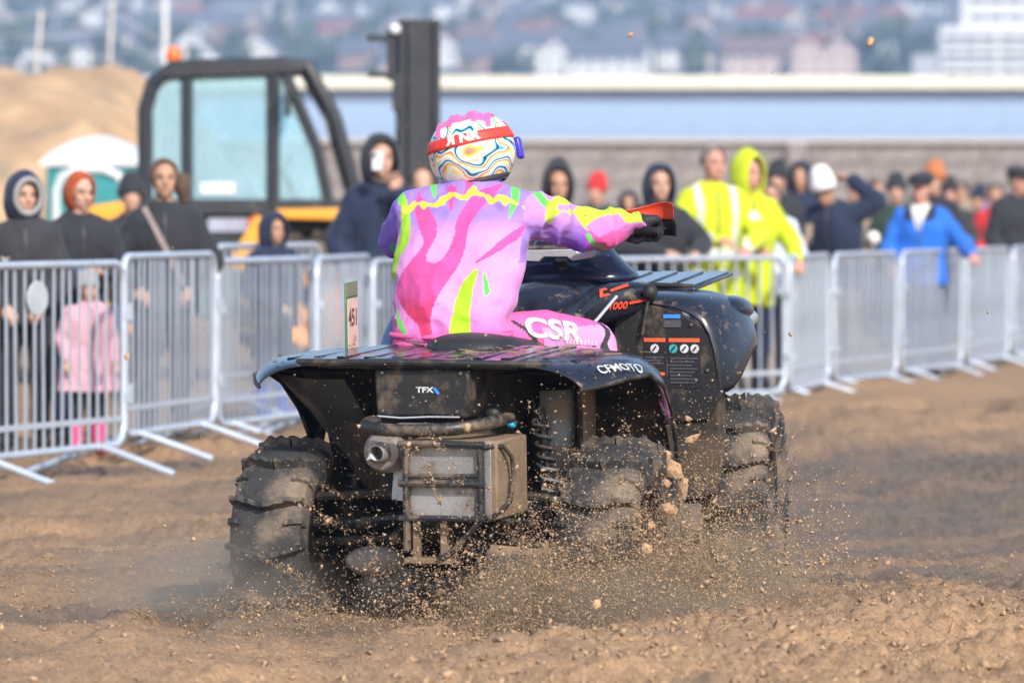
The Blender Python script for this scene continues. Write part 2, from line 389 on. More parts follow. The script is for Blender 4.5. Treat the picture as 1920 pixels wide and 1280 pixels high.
for i in range(1, 43):
    ob = bpy.data.objects.new('panel', p0.data); COL.objects.link(ob); ob.parent = shed; ob.location = (-24 + i * 1.18, random.uniform(-.012, .012), 0)
mb = MB(); mb.box((1.2, 4.2, z1 / 2), (50.4, 8.1, z1 - 0.02)); mb.build('body', M_CLAD, shed)
mb = MB(); mb.box((1.2, 3.9, (z1 + z2) / 2), (51.5, 8.6, z2 - z1)); mb.build('roof', M_CAP, shed, bevel=0.05)

# ------------------------------------------------------------------ hillside, town and woodland
def hill_h(X, Y):
    return -3 + 33 * smooth01(950, 1310, Y) + 0.0545 * np.clip(Y - 1300, 0, 9999) * (1 + 0.12 * fbm(X * 0.004, Y * 0.003, o=3, seed=101))
M_HILL = mat('hillside_grass', (0.10, 0.135, 0.075), rough=0.95, var=0.4, scale=0.02)
sheet('hillside', hill_h, M_HILL, -1100, 1100, 940, 3150, 90, 90)
def hz(x, y): return float(hill_h(np.array([x]), np.array([y]))[0])
HW = [mat('render_' + n, c, rough=0.85, var=0.06, scale=0.5) for n, c in (('white', (0.84, 0.84, 0.83)), ('cream', (0.72, 0.66, 0.55)), ('pink', (0.66, 0.50, 0.46)), ('grey', (0.5, 0.51, 0.54)), ('brick', (0.42, 0.25, 0.2)))]
HWN = ['white', 'cream', 'pinkish', 'pale grey', 'brick']
HR = [mat('roof_' + n, c, rough=0.8, var=0.2, scale=1.5) for n, c in (('slate', (0.13, 0.145, 0.18)), ('red', (0.30, 0.115, 0.075)), ('brown', (0.20, 0.14, 0.12)))]
HRN = ['slate', 'red tiled', 'brown tiled']
M_WIN = mat('dark_window', (0.05, 0.06, 0.08), rough=0.12, var=0.05)
M_WTRIM = mat('white_trim', (0.8, 0.8, 0.8), rough=0.6)
hproto = {}
def house(x, y, w, d, h, wi, ri, rot, label, group='houses on the far hillside'):
    """gabled house: ridge along local x, or facing gable when rot = 90"""
    z = hz(x, y); root = empty('house', (x, y, z - 0.5), (0, 0, rot), label, 'house', group)
    key = (w, d, h, wi, ri); rh = d * 0.42
    if key not in hproto:
        a = MB(); a.prism([(-d / 2, -2), (d / 2, -2), (d / 2, h), (0, h + rh), (-d / 2, h)], 0, -w / 2, w / 2)
        r = MB(); t = 0.25; e = 0.5
        r.prism([(-d / 2 - e, h - e * 0.84 + 0.06), (0, h + rh + 0.06), (d / 2 + e, h - e * 0.84 + 0.06), (d / 2 + e, h - e * 0.84 + 0.06 + t), (0, h + rh + 0.06 + t), (-d / 2 - e, h - e * 0.84 + 0.06 + t)], 0, -w / 2 - 0.4, w / 2 + 0.4)
        c = MB(); c.box((w * 0.32, 0, h + rh + 0.5), (0.9, 0.7, 1.8)); c.box((w * 0.32, 0, h + rh + 1.45), (1.05, 0.85, 0.15))
        hproto[key] = (a.mesh('wall'), r.mesh('roof'), c.mesh('chimney'))
        for me_, m_ in zip(hproto[key], (HW[wi], HR[ri], HW[4])): me_.materials.append(m_)
    wl = link('wall', hproto[key][0], None, root); rf = link('roof', hproto[key][1], None, root); link('chimney', hproto[key][2], None, rf)
    if 'win' not in hproto:
        a = MB(); a.box((0, 0, 0), (1.3, 0.12, 1.4)); hproto['win'] = a.mesh('window'); hproto['win'].materials.append(M_WTRIM)
        a = MB(); a.box((0, -0.05, 0), (1.1, 0.1, 1.2)); hproto['pane'] = a.mesh('pane'); hproto['pane'].materials.append(M_WIN)
    spots = []
    if abs(rot) < 0.8:
        nwin = max(2, int(w / 3.4))
        for k in range(nwin):
            for zz in (h * 0.28, h * 0.78): spots.append(((-w / 2 + (k + 0.5) * w / nwin), -d / 2 - 0.03, zz, 0))
    else:
        sx = 1 if rot < 0 else -1
        for k in (-d / 4, d / 4):
            for zz in (h * 0.28, h * 0.78): spots.append((sx * (w / 2 + 0.03), k, zz, sx * R(90)))
        spots.append((sx * (w / 2 + 0.03), 0, h + rh * 0.3, sx * R(90)))
    for (a_, b_, c_, rz) in spots:
        f = link('window', hproto['win'], None, root); f.location = (a_, b_, c_); f.rotation_euler = (0, 0, rz)
        link('pane', hproto['pane'], None, f)
random.seed(12)
sizes = [(11, 8, 5.5), (14, 9, 6), (9, 8, 6.5), (18, 9, 6.5), (8, 7, 5)]
nh = 0
for row in range(18):
    Yr = 1330 + row * 62; s = FPX / Yr; half = 1150 / s
    x = -half + random.uniform(0, 20)
    while x < half:
        w, d, h = random.choice(sizes); y = Yr + random.uniform(-26, 26)
        px = 960 + x * FPX / y
        keep = 0.30 if px < 330 else 0.86
        wi = random.choices(range(5), (8, 3, 1.4, 2.0, .4))[0]; ri = random.choices(range(3), (6, 1.0, 1.0))[0]
        if random.random() < keep and not (px > 1700 and y < 1500) and not (1360 < px < 1660 and y < 1400):
            rot = random.choice([R(random.uniform(-18, 18)), R(random.uniform(-18, 18)), R(-90 + random.uniform(-15, 15))])
            gab = 'gable on' if abs(rot) > 0.8 else 'side on'
            py = 392 - (hz(x, y) - HC) * FPX / y
            if py < -30 or px < -120 or px > 2040: x += w + 8; continue
            zone = next(n_ for lim, n_ in ((330, 'above the dune'), (520, 'above the cab door'), (690, 'left of the mast'), (850, 'behind the mast'), (1010, 'above the helmet'), (1180, 'right of the helmet'), (1380, 'above the shed middle'), (1700, 'above the twin villas'), (9999, 'by the white block')) if px < lim)
            lev = 'low' if py > 105 else 'lower' if py > 70 else 'upper' if py > 35 else 'high'
            house(x, y, w, d, h, wi, ri, rot, f'{HWN[wi]} house, {HRN[ri]} roof, {gab}, {lev} on hillside {zone}', f'houses {lev} on the hillside {zone}'); nh += 1
        x += w + random.uniform(3, 16)
# the villa with two peach gables just above the shed roof
sv = FPX / 1320.0
for i, px in enumerate((1512, 1572)):
    house((px - 960) / sv, 1318, 12, 7.5, 7.5, 2, 2, R(-90), ('peach gabled villa, first of the twin gables, beside the long brown roof', 'peach gabled villa beside the white apartment block, second of the twin gables')[i], 'twin gabled villas')
house((1430 - 960) / sv, 1330, 18, 9, 6.5, 2, 2, 0, 'long brown roofed house joined to the twin peach gables', 'long house by the villas')
# white apartment block
s = FPX / 1290.0; bx = (1870 - 960) / s; bz = hz(bx, 1290)
blk_ = empty('apartment_block', (bx, 1290, bz - 1), label='large white stepped apartment block with dark window bands, top right', cat='building')
zt_ = zpx(50, s) - bz + 1
mb = MB(); mb.box((0, 6, zt_ / 2), (26, 12, zt_)); mb.build('wall', HW[0], blk_)
mb = MB(); mb.box((2, 7, zt_ + 5), (20, 10, 10)); mb.build('upper_storey', HW[0], blk_)
mb = MB(); mb.box((-16, 6, 3.8), (6.5, 10, 7.6)); mb.build('annexe', HW[3], blk_)
win = None
zz = zt_ - 2.6
while zz > 1:
    for k in range(6):
        if win is None:
            a = MB(); a.box((0, 0, 0), (3.5, 0.2, 1.15)); ob = a.build('window', M_WIN, blk_); win = ob.data
        else: ob = link('window', win, None, blk_)
        ob.location = (-10.4 + k * 4.1 + (0.5 if k > 2 else 0), -0.06, zz)
    a = MB(); a.box((0, -0.5, zz - 1.2), (26.2, 1.0, 0.3)); a.build('balcony', HW[0], blk_)
    zz -= 4.0
for k in range(4):
    ob = link('window', win, None, blk_); ob.location = (-4.5 + k * 4.3, 1.94, zt_ + 2)
    ob = link('window', win, None, blk_); ob.location = (-4.5 + k * 4.3, 1.94, zt_ + 6)
# trees of the far town: one mass of leaf clumps
rng = np.random.default_rng(5)
ico = bmesh.new(); bmesh.ops.create_icosphere(ico, subdivisions=2, radius=1); IV = np.array([v.co[:] for v in ico.verts]); IF = [[v.index for v in f.verts] for f in ico.faces]; ico.free()
ico = bmesh.new(); bmesh.ops.create_icosphere(ico, subdivisions=1, radius=1); JV = np.array([v.co[:] for v in ico.verts]); JF = [[v.index for v in f.verts] for f in ico.faces]; ico.free()
V, F, k = [], [], 0
for i in range(520):
    y = rng.uniform(1280, 2700); x = rng.uniform(-1200, 1200) * y / FPX; z = hz(x, y); r = rng.uniform(2.2, 5)
    if abs(960 + x * FPX / y - 1840) < 130 and y < 1420: continue
    for c in range(5):
        o_ = np.array([x, y, z + r * 1.1]) + rng.normal(0, 0.55, 3) * r; n = JV * (1 + 0.35 * fbm(JV[:, 0] * 3 + i, JV[:, 1] * 3 + c, JV[:, 2] * 3, o=2)[:, None])
        V.append(o_ + n * r * rng.uniform(0.45, 0.8)); F += [[a + k for a in f] for f in JF]; k += len(JV)
me = bpy.data.meshes.new('far_woodland'); me.from_pydata(np.concatenate(V).tolist(), [], F)
tag(link('far_woodland', me, mat('far_leaves', (0.065, 0.09, 0.05), rough=0.9, var=0.5, scale=0.15, bump=1, bscale=1)), 'dark trees between the blurred hillside houses', 'trees', kind='stuff')
# hazy sea air between the beach and the town
hb = MB(); hb.box((0, 1450, 128), (6600, 3560, 266))
hm = bpy.data.materials.new('haze'); hm.use_nodes = True; hm.node_tree.nodes.clear()
no = hm.node_tree.nodes.new('ShaderNodeOutputMaterial'); vo = hm.node_tree.nodes.new('ShaderNodeVolumePrincipled')
vo.inputs['Color'].default_value = (0.46, 0.66, 1.0, 1); vo.inputs['Density'].default_value = 0.00042; vo.inputs['Anisotropy'].default_value = 0.0
hm.node_tree.links.new(vo.outputs[0], no.inputs['Volume'])
HAZE = True
if HAZE: tag(hb.build('haze', hm, smooth=0), 'thin blue sea haze in front of the town', 'haze', kind='stuff')
# ------------------------------------------------------------------ crowd barriers
M_STEEL = mat('barrier_steel', (0.52, 0.59, 0.69), rough=0.38, metal=0.3, var=0.12, scale=7, dirt=((0.45, 0.40, 0.33), 0.18, 11))
M_BAR = mat('barrier_bar_steel', (0.42, 0.48, 0.57), rough=0.42, metal=0.35, var=0.15, scale=3, dirt=((0.36, 0.32, 0.27), 0.2, 6))
M_PLATE = mat('barrier_plate', (0.62, 0.66, 0.70), rough=0.5, metal=0.3)
bar_me = None
def barrier(pA, sA, pB, sB, label, top=1.1, nbars=17, plate=False, lift=None):
    global bar_me
    a, b_ = WP(pA, sA), WP(pB, sB); mid = (a + b_) / 2; d = b_ - a; Lb = d.length; ang = math.atan2(d.y, d.x)
    z0 = gz(mid.x, mid.y) if lift is None else lift
    root = empty('crowd_barrier', (mid.x, mid.y, z0), (0, 0, ang), label, 'barrier', 'steel crowd barriers along the track')
    h = Lb / 2 - 0.02; zb, zt = 0.13, top; rc = 0.12
    path = []
    for (cx, cz, a0) in ((h - rc, zb + rc, -90), (h - rc, zt - rc, 0), (-h + rc, zt - rc, 90), (-h + rc, zb + rc, 180)):
        for k in range(5):
            t = R(a0 + k * 22.5); path.append((cx + rc * math.cos(t), 0, cz + rc * math.sin(t)))
    mb = MB(); mb.tube(path, 0.021, 10, closed=True); mb.build('frame', M_STEEL, root, smooth=180)
    mb = MB(); mb.box((0, 0, 0.27), (2 * h - 0.04, 0.012, 0.03)); mb.build('lower_rail', M_STEEL, root)
    if bar_me is None:
        mb = MB(); mb.tube([(0, 0, 0), (0, 0, 1)], 0.0088, 6); bar_me = mb.mesh('bar'); bar_me.materials.append(M_BAR)
        bar_me.polygons.foreach_set('use_smooth', [True] * len(bar_me.polygons)); bar_me.set_sharp_from_angle(angle=R(50))
    for k in range(nbars):
        ob = link('bar', bar_me, None, root); x = -h + (k + 1) * 2 * h / (nbars + 1)
        ob.location = (x, 0, zb + 0.005); ob.scale = (1, 1, zt - zb - 0.01); ob.rotation_euler = (random.uniform(-.006, .006), random.uniform(-.008, .008), 0)
    for sx in (-1, 1):
        x = sx * (h - 0.32)
        mb = MB(); w = 0.032
        for sy in (-1, 1):
            mb.tube([(x, 0, zb + 0.0), (x, sy * 0.10, zb - 0.03), (x, sy * 0.42, 0.0 - 0.01)], 0.020, 8)
        mb.build('foot', M_STEEL, root)
        for zh in (zt - 0.28, zb + 0.25): mb = MB(); mb.box((sx * h, -0.03, zh), (0.035, 0.05, 0.05)); mb.build('hook', M_STEEL, root)
    if plate:
        mb = MB(); mb.lathe([(0.085, 0), (0.09, 0.004), (0.085, 0.008)], (0.52, -0.028, 0.93), (0, -1, 0), 20); ob = mb.build('name_plate', M_PLATE, root); ob.scale = (1.5, 1, 1); ob.location = (-0.93, 0, 0)
random.seed(21)
barrier(-82, 375.5, 234, 350, 'nearest steel barrier with oval plate, in front of the pink coated child', plate=True)
barrier(228, 345, 403, 324, 'steel barrier in front of the woman with the cross body strap')
barrier(405, 316, 588, 297, 'steel barrier in front of the small child in navy hood')
barrier(398, 292, 603, 280, 'steel barrier standing behind the navy hooded child', lift=0.06)
barrier(592, 300, 692, 282, 'steel barrier seen just left of the green edged number board')
barrier(697, 285, 850, 265, 'steel barrier behind the rider on the side of the filming man')
barrier(858, 264, 1034, 270, 'steel barrier hidden behind the rider\'s back', lift=0.0)
barrier(1040, 272, 1474, 259, 'steel barrier the two yellow jacketed stewards lean on', lift=-0.05)
barrier(1479, 258, 1553, 244, 'narrow looking steel barrier below the person in white beanie', nbars=21, lift=-0.05)
barrier(1562, 244, 1681, 233, 'steel barrier with rusty top rail beside the blue coated man', nbars=21, lift=-0.05)
barrier(1689, 230, 1803, 220, 'steel barrier directly in front of the man in blue jacket', nbars=21, lift=-0.05)
barrier(1811, 219, 1890, 208, 'steel barrier the blue jacketed man rests his hand on', nbars=21, lift=-0.05)
barrier(1898, 208, 1975, 198, 'steel barrier at the right end of the line, below the black coat', nbars=21, lift=-0.05)
for i, (a_, b_) in enumerate(((1395, 1600), (1606, 1800), (1806, 2010))):
    barrier(a_, 122, b_, 116, ('far steel barrier behind the white beanie', 'far steel barrier behind the man in the black flat cap', 'far steel barrier at the right edge behind the black coat')[i], lift=0.1)

# ------------------------------------------------------------------ portable toilet
M_TEAL = mat('teal_plastic', (0.035, 0.25, 0.27), rough=0.5, var=0.08, scale=2)
M_WPL = mat('white_plastic', (0.74, 0.77, 0.80), rough=0.45, var=0.06, scale=2)
loo = empty('portable_toilet', (WP(186, 161.6).x, 66, 0), (0, 0, R(-6)), 'teal portable toilet with white domed roof beside the dune', 'toilet')
mb = MB(); mb.box((0, 0, 0.98), (1.06, 1.06, 1.84)); mb.build('cabin', M_TEAL, loo, bevel=0.05)
mb = MB(); mb.box((0, 0, 0.05), (1.14, 1.14, 0.10)); mb.build('base', M_WPL, loo, bevel=0.02)
rg = []
for y in (-0.58, -0.4, 0, 0.4, 0.58):
    e = 0.05 if abs(y) > 0.5 else (0.02 if abs(y) > 0.3 else 0)
    rg.append([(x, y, 1.92 - e + 0.33 * math.cos(x / 0.6 * 1.35) ** 1) for x in np.linspace(-0.58, 0.58, 15)] + [(x, y, 1.90) for x in np.linspace(0.58, -0.58, 15)])
mb = MB(); mb.loft(rg); mb.build('roof', M_WPL, loo, smooth=50)
mb = MB(); arch = [(-0.40, 0.2), (-0.40, 1.62), (-0.33, 1.78), (-0.15, 1.86), (0.15, 1.86), (0.33, 1.78), (0.40, 1.62), (0.40, 0.2)]
mb.tube([(x, -0.55, z) for x, z in arch], 0.045, 8); mb.build('door_frame', M_WPL, loo)
mb = MB(); mb.box((0, -0.545, 0.95), (0.74, 0.04, 1.5)); d_ = mb.build('door', M_TEAL, loo, bevel=0.02)
mb = MB(); mb.box((0.05, -0.575, 1.32), (0.34, 0.02, 0.2)); mb.build('notice', M_WPL, d_)
mb = MB(); mb.box((0.3, -0.58, 1.0), (0.05, 0.05, 0.14)); mb.build('handle', mat('black_latch', (0.03, 0.03, 0.03), rough=0.5), d_)

# ------------------------------------------------------------------ telehandler
M_YEL = mat('machine_yellow', (0.80, 0.36, 0.035), rough=0.42, var=0.08, scale=3, dirt=((0.30, 0.22, 0.15), 0.15, 5))
M_BLK = mat('machine_black', (0.022, 0.026, 0.034), rough=0.5, var=0.2, scale=5, dirt=((0.16, 0.13, 0.10), 0.12, 6))
M_RUB = mat('tyre_rubber', (0.022, 0.023, 0.025), rough=0.85, var=0.25, scale=20, dirt=((0.30, 0.22, 0.15), 0.38, 7))
gm = bpy.data.materials.new('tinted_glass'); gm.use_nodes = True; nt = gm.node_tree; N, L = nt.nodes, nt.links; b = N['Principled BSDF']
b.inputs['Base Color'].default_value = (0.56, 0.78, 0.88, 1); b.inputs['Roughness'].default_value = 0.08
tr = N.new('ShaderNodeBsdfTransparent'); tr.inputs[0].default_value = (0.78, 0.93, 0.97, 1); mxs = N.new('ShaderNodeMixShader')
n_ = N.new('ShaderNodeTexNoise'); n_.inputs['Scale'].default_value = 2.5; r_ = N.new('ShaderNodeMapRange'); r_.inputs[3].default_value = 0.16; r_.inputs[4].default_value = 0.42
L.new(n_.outputs['Fac'], r_.inputs[0]); L.new(r_.outputs[0], mxs.inputs[0]); L.new(tr.outputs[0], mxs.inputs[1]); L.new(b.outputs[0], mxs.inputs[2]); L.new(mxs.outputs[0], N['Material Output'].inputs['Surface'])
th = empty('telehandler', (-2.1, 47, 0), (0, 0, R(3)), 'yellow and black telehandler with glazed cab and orange beacon', 'telehandler')
# cab frame: side outline as tubes, near and far
out = [(-0.92, 1.05), (-0.92, 2.2), (-0.86, 2.42), (-0.70, 2.55), (0.20, 2.58), (0.40, 2.56), (0.62, 2.15), (0.80, 1.5), (0.80, 1.05)]
mb = MB()
for y in (-0.6, 0.45):
    mb.tube([(x, y, z) for x, z in out], 0.062, 8)
    mb.tube([(-0.58, y, 1.05), (-0.58, y, 2.52)], 0.05, 8); mb.tube([(0.12, y, 1.05), (0.12, y, 2.56)], 0.055, 8)
    mb.tube([(0.20, y, 2.56), (0.48, y, 1.9), (0.60, y, 1.35)], 0.045, 8)
    mb.box((-0.05, y, 1.42), (1.66, 0.07, 0.12))
mb.build('cab_frame', M_BLK, th)
mb = MB(); mb.prism([(-0.85, 2.46), (-0.7, 2.60), (0.22, 2.63), (0.42, 2.60), (0.36, 2.50), (-0.8, 2.46)], 1, -0.66, 0.52); mb.build('cab_roof', M_BLK, th, bevel=0.02)
for nm, poly in (('rear_quarter_window', [(-0.86, 1.48), (-0.63, 1.48), (-0.63, 2.5), (-0.72, 2.48), (-0.86, 2.3)]), ('door_window', [(-0.53, 1.48), (0.07, 1.48), (0.07, 2.5), (-0.53, 2.5)]), ('front_window', [(0.17, 1.48), (0.55, 1.48), (0.44, 1.95), (0.22, 2.5), (0.17, 2.5)])):
    mb = MB(); mb.prism(poly, 1, -0.605, -0.595); mb.build(nm, gm, th, smooth=0)
    mb = MB(); mb.prism(poly, 1, 0.445, 0.455); mb.build(nm, gm, th, smooth=0)
mb = MB(); mb.add([(0.42, -0.56, 2.52), (0.42, 0.42, 2.52), (0.79, 0.42, 1.5), (0.79, -0.56, 1.5), (0.43, -0.56, 2.52), (0.43, 0.42, 2.52), (0.80, 0.42, 1.5), (0.80, -0.56, 1.5)], [(0, 1, 2, 3), (7, 6, 5, 4), (0, 4, 5, 1), (1, 5, 6, 2), (2, 6, 7, 3), (3, 7, 4, 0)]); mb.build('windscreen', gm, th, smooth=0)
mb = MB(); mb.box((-0.05, -0.06, 1.1), (1.7, 1.02, 0.55)); mb.build('cab_base', M_BLK, th, bevel=0.03)
mb = MB(); mb.box((-0.32, -0.08, 1.52), (0.5, 0.48, 0.14)); mb.box((-0.5, -0.08, 1.85), (0.13, 0.46, 0.66), (0, R(-8), 0)); mb.box((-0.54, -0.08, 2.24), (0.1, 0.26, 0.18)); mb.build('driver_seat', mat('seat_cloth', (0.30, 0.33, 0.36), rough=0.8), th, bevel=0.04)
mb = MB(); mb.tube([(0.2 + 0.17 * math.cos(t) * 0.5, -0.08 + 0.17 * math.sin(t), 1.72 + 0.17 * math.cos(t) * 0.8) for t in np.linspace(0, 2 * math.pi, 17)[:-1]], 0.018, 6, closed=True); mb.tube([(0.2, -0.08, 1.72), (0.38, -0.08, 1.35)], 0.03); mb.build('steering_wheel', M_BLK, th)
mb = MB(); mb.box((-0.33, -0.612, 1.57), (0.28, 0.008, 0.09)); mb.build('sticker', M_WPL, th)
mb = MB(); mb.box((-0.25, -0.585, 1.27), (0.32, 0.03, 0.11)); mb.build('logo_plate', mat('logo_grey', (0.34, 0.36, 0.48), rough=0.5), th)
mb = MB(); mb.box((-0.03, -0.585, 1.26), (0.10, 0.03, 0.12)); mb.prism([(-0.06, 1.32), (0.0, 1.32), (-0.03, 1.42)], 1, -0.6, -0.57); mb.build('warning_sign', mat('warn_orange', (0.8, 0.2, 0.06), rough=0.5), th)
mb = MB(); mb.lathe([(0.05, 0), (0.062, 0.02), (0.06, 0.09), (0.04, 0.125), (0.0, 0.13)], (-0.69, -0.4, 2.60), seg=16); mb.build('beacon', mat('beacon_orange', (0.9, 0.17, 0.02), rough=0.25, coat=0.5), th, smooth=60)
mb = MB(); mb.tube([(0.2, -0.64, 2.45), (0.22, -0.75, 2.48), (0.24, -0.78, 2.4)], 0.012); mb.box((0.24, -0.78, 2.28), (0.05, 0.14, 0.26)); mb.build('mirror', M_BLK, th, bevel=0.01)
# chassis, bonnet, boom, wings
mb = MB(); mb.prism([(-1.5, 0.55), (1.25, 0.55), (1.25, 0.95), (0.85, 1.05), (-1.0, 1.0), (-1.5, 1.1)], 1, -0.55, 0.95); mb.build('chassis', M_BLK, th, bevel=0.03)
mb = MB(); mb.prism([(-1.40, 0.85), (-1.0, 0.85), (-0.96, 1.47), (-1.15, 1.46), (-1.40, 1.42)], 1, -0.62, 0.2); mb.build('engine_cover', M_YEL, th, bevel=0.04)
mb = MB(); mb.prism([(-1.5, 1.10), (-1.5, 1.36), (1.7, 1.18), (1.7, 0.92)], 1, 0.5, 0.86); mb.build('boom', M_YEL, th, bevel=0.03)
mb = MB(); mb.prism([(0.12, 1.32), (0.14, 1.40), (0.80, 1.41), (0.84, 1.30)], 1, -0.98, -0.45); mb.build('wing', M_YEL, th, bevel=0.02)
mb = MB(); mb.prism([(-0.30, 0.9), (-0.10, 0.9), (0.09, 1.28), (-0.01, 1.36)], 1, -0.8, -0.62); mb.build('step_guard', M_YEL, th, bevel=0.02)
mb = MB(); mb.box((-0.25, -0.66, 0.75), (0.5, 0.25, 0.5)); mb.build('tank', mat('tank_teal', (0.06, 0.12, 0.13), rough=0.6), th, bevel=0.03)
def machine_wheel(x, y):
    w = empty('wheel', (x, y, 0.6)); w.parent = th; sg = 28
    mb = MB(); mb.lathe([(0.33, -0.2), (0.5, -0.21), (0.575, -0.15), (0.58, 0.15), (0.5, 0.21), (0.33, 0.2)], axis=(0, 1, 0), seg=sg, caps=False)
    for k in range(16):
        t = 2 * math.pi * k / 16
        for s_ in (-1, 1):
            tt = t + s_ * 0.09; mb.box((0.60 * math.cos(tt), s_ * 0.10, 0.60 * math.sin(tt)), (0.06, 0.22, 0.07), (0, -tt, s_ * 0.5))
    mb.build('tyre', M_RUB, w)
    mb = MB(); mb.lathe([(0.0, -0.12), (0.12, -0.14), (0.2, -0.08), (0.3, -0.10), (0.34, -0.19), (0.35, 0.19), (0.0, 0.19)], axis=(0, 1, 0), seg=24); mb.build('rim', M_YEL, w)
for x, y in ((0.47, -0.72), (0.47, 0.95), (-1.3, -0.72), (-1.3, 0.95)): machine_wheel(x, y)
# mast with fork carriage at the front
mb = MB()
for y in (-0.42, 0.30):
    mb.box((1.32, y, 1.62), (0.20, 0.10, 2.66)); mb.box((1.46, y, 1.62), (0.06, 0.16, 2.66)); mb.box((1.18, y, 1.62), (0.06, 0.16, 2.66))
for z in (0.4, 1.3, 2.1, 2.9): mb.box((1.32, -0.06, z), (0.34, 0.62, 0.10))
mb.build('mast', M_BLK, th, bevel=0.012)
mb = MB()
for z, l in ((2.80, 0.16), (2.50, 0.15)): mb.box((1.10 - l / 2, -0.42, z), (l + 0.1, 0.08, 0.05)); 
mb.box((1.09, -0.42, 2.66), (0.07, 0.10, 0.42)); mb.box((1.13, -0.44, 2.35), (0.06, 0.12, 0.3)); mb.build('carriage_bracket', M_BLK, th, bevel=0.008)
mb = MB(); mb.ellip((1.12, -0.5, 2.87), (0.045, 0.03, 0.045)); mb.build('work_lamp', M_WPL, th)
mb = MB(); mb.tube([(1.32, -0.06, 0.4), (1.32, -0.06, 2.7)], 0.05); mb.tube([(1.38, -0.25, 0.5), (1.38, -0.25, 2.9)], 0.016); mb.build('lift_cylinder', M_STEEL, th)
mb = MB(); mb.box((1.1, 0.4, 0.75), (0.6, 0.5, 0.25)); mb.build('mast_mount', M_BLK, th, bevel=0.02)
# ------------------------------------------------------------------ people
SKIN = [mat('skin_' + n, c, rough=0.55, var=0.08, scale=18, spec=0.35) for n, c in (('fair', (0.52, 0.31, 0.23)), ('pink', (0.54, 0.28, 0.215)), ('tan', (0.44, 0.25, 0.17)))]
M_EYE = mat('eye_dark', (0.17, 0.12, 0.10), rough=0.25); M_LIP = mat('lip', (0.44, 0.19, 0.16), rough=0.5); M_BROW = mat('brow', (0.27, 0.165, 0.12), rough=0.8); 
def cloth(name, c, var=0.12, bump=0.35): return mat(name, c, rough=0.8, var=var, scale=6, bump=bump, bscale=26, sheen=0.15, spec=0.3)
C_BLACK = cloth('black_cloth', (0.026, 0.028, 0.036)); C_NAVY = cloth('navy_cloth', (0.016, 0.026, 0.060)); C_JEAN = cloth('blue_denim', (0.07, 0.11, 0.20))
C_CHAR = cloth('charcoal_cloth', (0.035, 0.037, 0.043)); C_BLUE = cloth('bright_blue_cloth', (0.02, 0.15, 0.62)); C_HIVIS = cloth('hi_vis_yellow', (0.52, 0.62, 0.018), bump=0.5)
C_PINK = cloth('pink_cloth', (0.62, 0.33, 0.40)); C_HOTP = mat('hot_pink_rubber', (0.85, 0.10, 0.28), rough=0.35); C_BWEL = mat('blue_rubber', (0.03, 0.10, 0.55), rough=0.35)
C_WHITE = cloth('white_cloth', (0.78, 0.76, 0.76)); C_GREY = cloth('grey_fleece', (0.30, 0.30, 0.31)); C_GREEN = cloth('dark_green_cloth', (0.03, 0.055, 0.04)); C_RED = cloth('red_cloth', (0.6, 0.03, 0.03))
C_ORNG = cloth('orange_cloth', (0.45, 0.16, 0.06)); C_TAN = cloth('tan_cloth', (0.30, 0.24, 0.18)); C_REFL = mat('reflective_tape', (0.66, 0.68, 0.66), rough=0.4)
H_BROWN = cloth('brown_hair', (0.055, 0.035, 0.025), bump=0.8); H_RED = cloth('red_hair', (0.40, 0.075, 0.02), bump=0.8); H_MID = cloth('mid_brown_hair', (0.10, 0.065, 0.045), bump=0.8); H_GREY = cloth('grey_hair', (0.20, 0.17, 0.15), bump=0.8)
M_ZIP = mat('zip', (0.10, 0.10, 0.11), rough=0.35, metal=0.6)
M_SHOE = mat('shoe_leather', (0.025, 0.023, 0.022), rough=0.6)
M_PHONE_W = mat('phone_pale', (0.72, 0.74, 0.78), rough=0.3); M_PHONE_D = mat('phone_dark', (0.03, 0.04, 0.08), rough=0.2)

def hand(mb, wrist, d, up, side, curl=0.35, spread=1.0, sc_=1.0):
    """palm and five fingers from the wrist along d; side: +1 thumb towards up x d"""
    w = Vector(wrist); d = Vector(d).normalized(); up = Vector(up); up = (up - d * up.dot(d)).normalized(); lat = d.cross(up) * side
    k = sc_
    mb.capsule(w, w + d * 0.05 * k, 0.026 * k, 0.030 * k, 10)
    for j in (-1, 0, 1): mb.capsule(w + d * 0.03 * k + lat * 0.018 * k * j, w + d * 0.085 * k + lat * 0.024 * k * j, 0.017 * k, 0.014 * k, 8)
    for j, (off, ln) in enumerate(((0.033, 0.072), (0.011, 0.082), (-0.011, 0.076), (-0.032, 0.060))):
        b0 = w + d * 0.085 * k + lat * off * k * spread; c1 = curl + 0.08 * j
        d1 = (d * math.cos(c1) - up * math.sin(c1)); d2 = (d * math.cos(c1 * 2.3) - up * math.sin(c1 * 2.3)); d3 = (d * math.cos(c1 * 3.3) - up * math.sin(c1 * 3.3))
        p1 = b0 + d1 * ln * 0.45 * k; p2 = p1 + d2 * ln * 0.33 * k; p3 = p2 + d3 * ln * 0.26 * k
        mb.chain([b0, p1, p2, p3], [0.0105 * k, 0.010 * k, 0.0092 * k, 0.0085 * k], 8)
    t0 = w + d * 0.025 * k + lat * 0.028 * k; t1 = t0 + (d * 0.75 + lat * 0.55 - up * 0.25).normalized() * 0.042 * k; t2 = t1 + (d * 0.9 + lat * 0.1 - up * 0.4).normalized() * 0.034 * k
    mb.chain([t0, t1, t2], [0.014 * k, 0.0115 * k, 0.009 * k], 8)

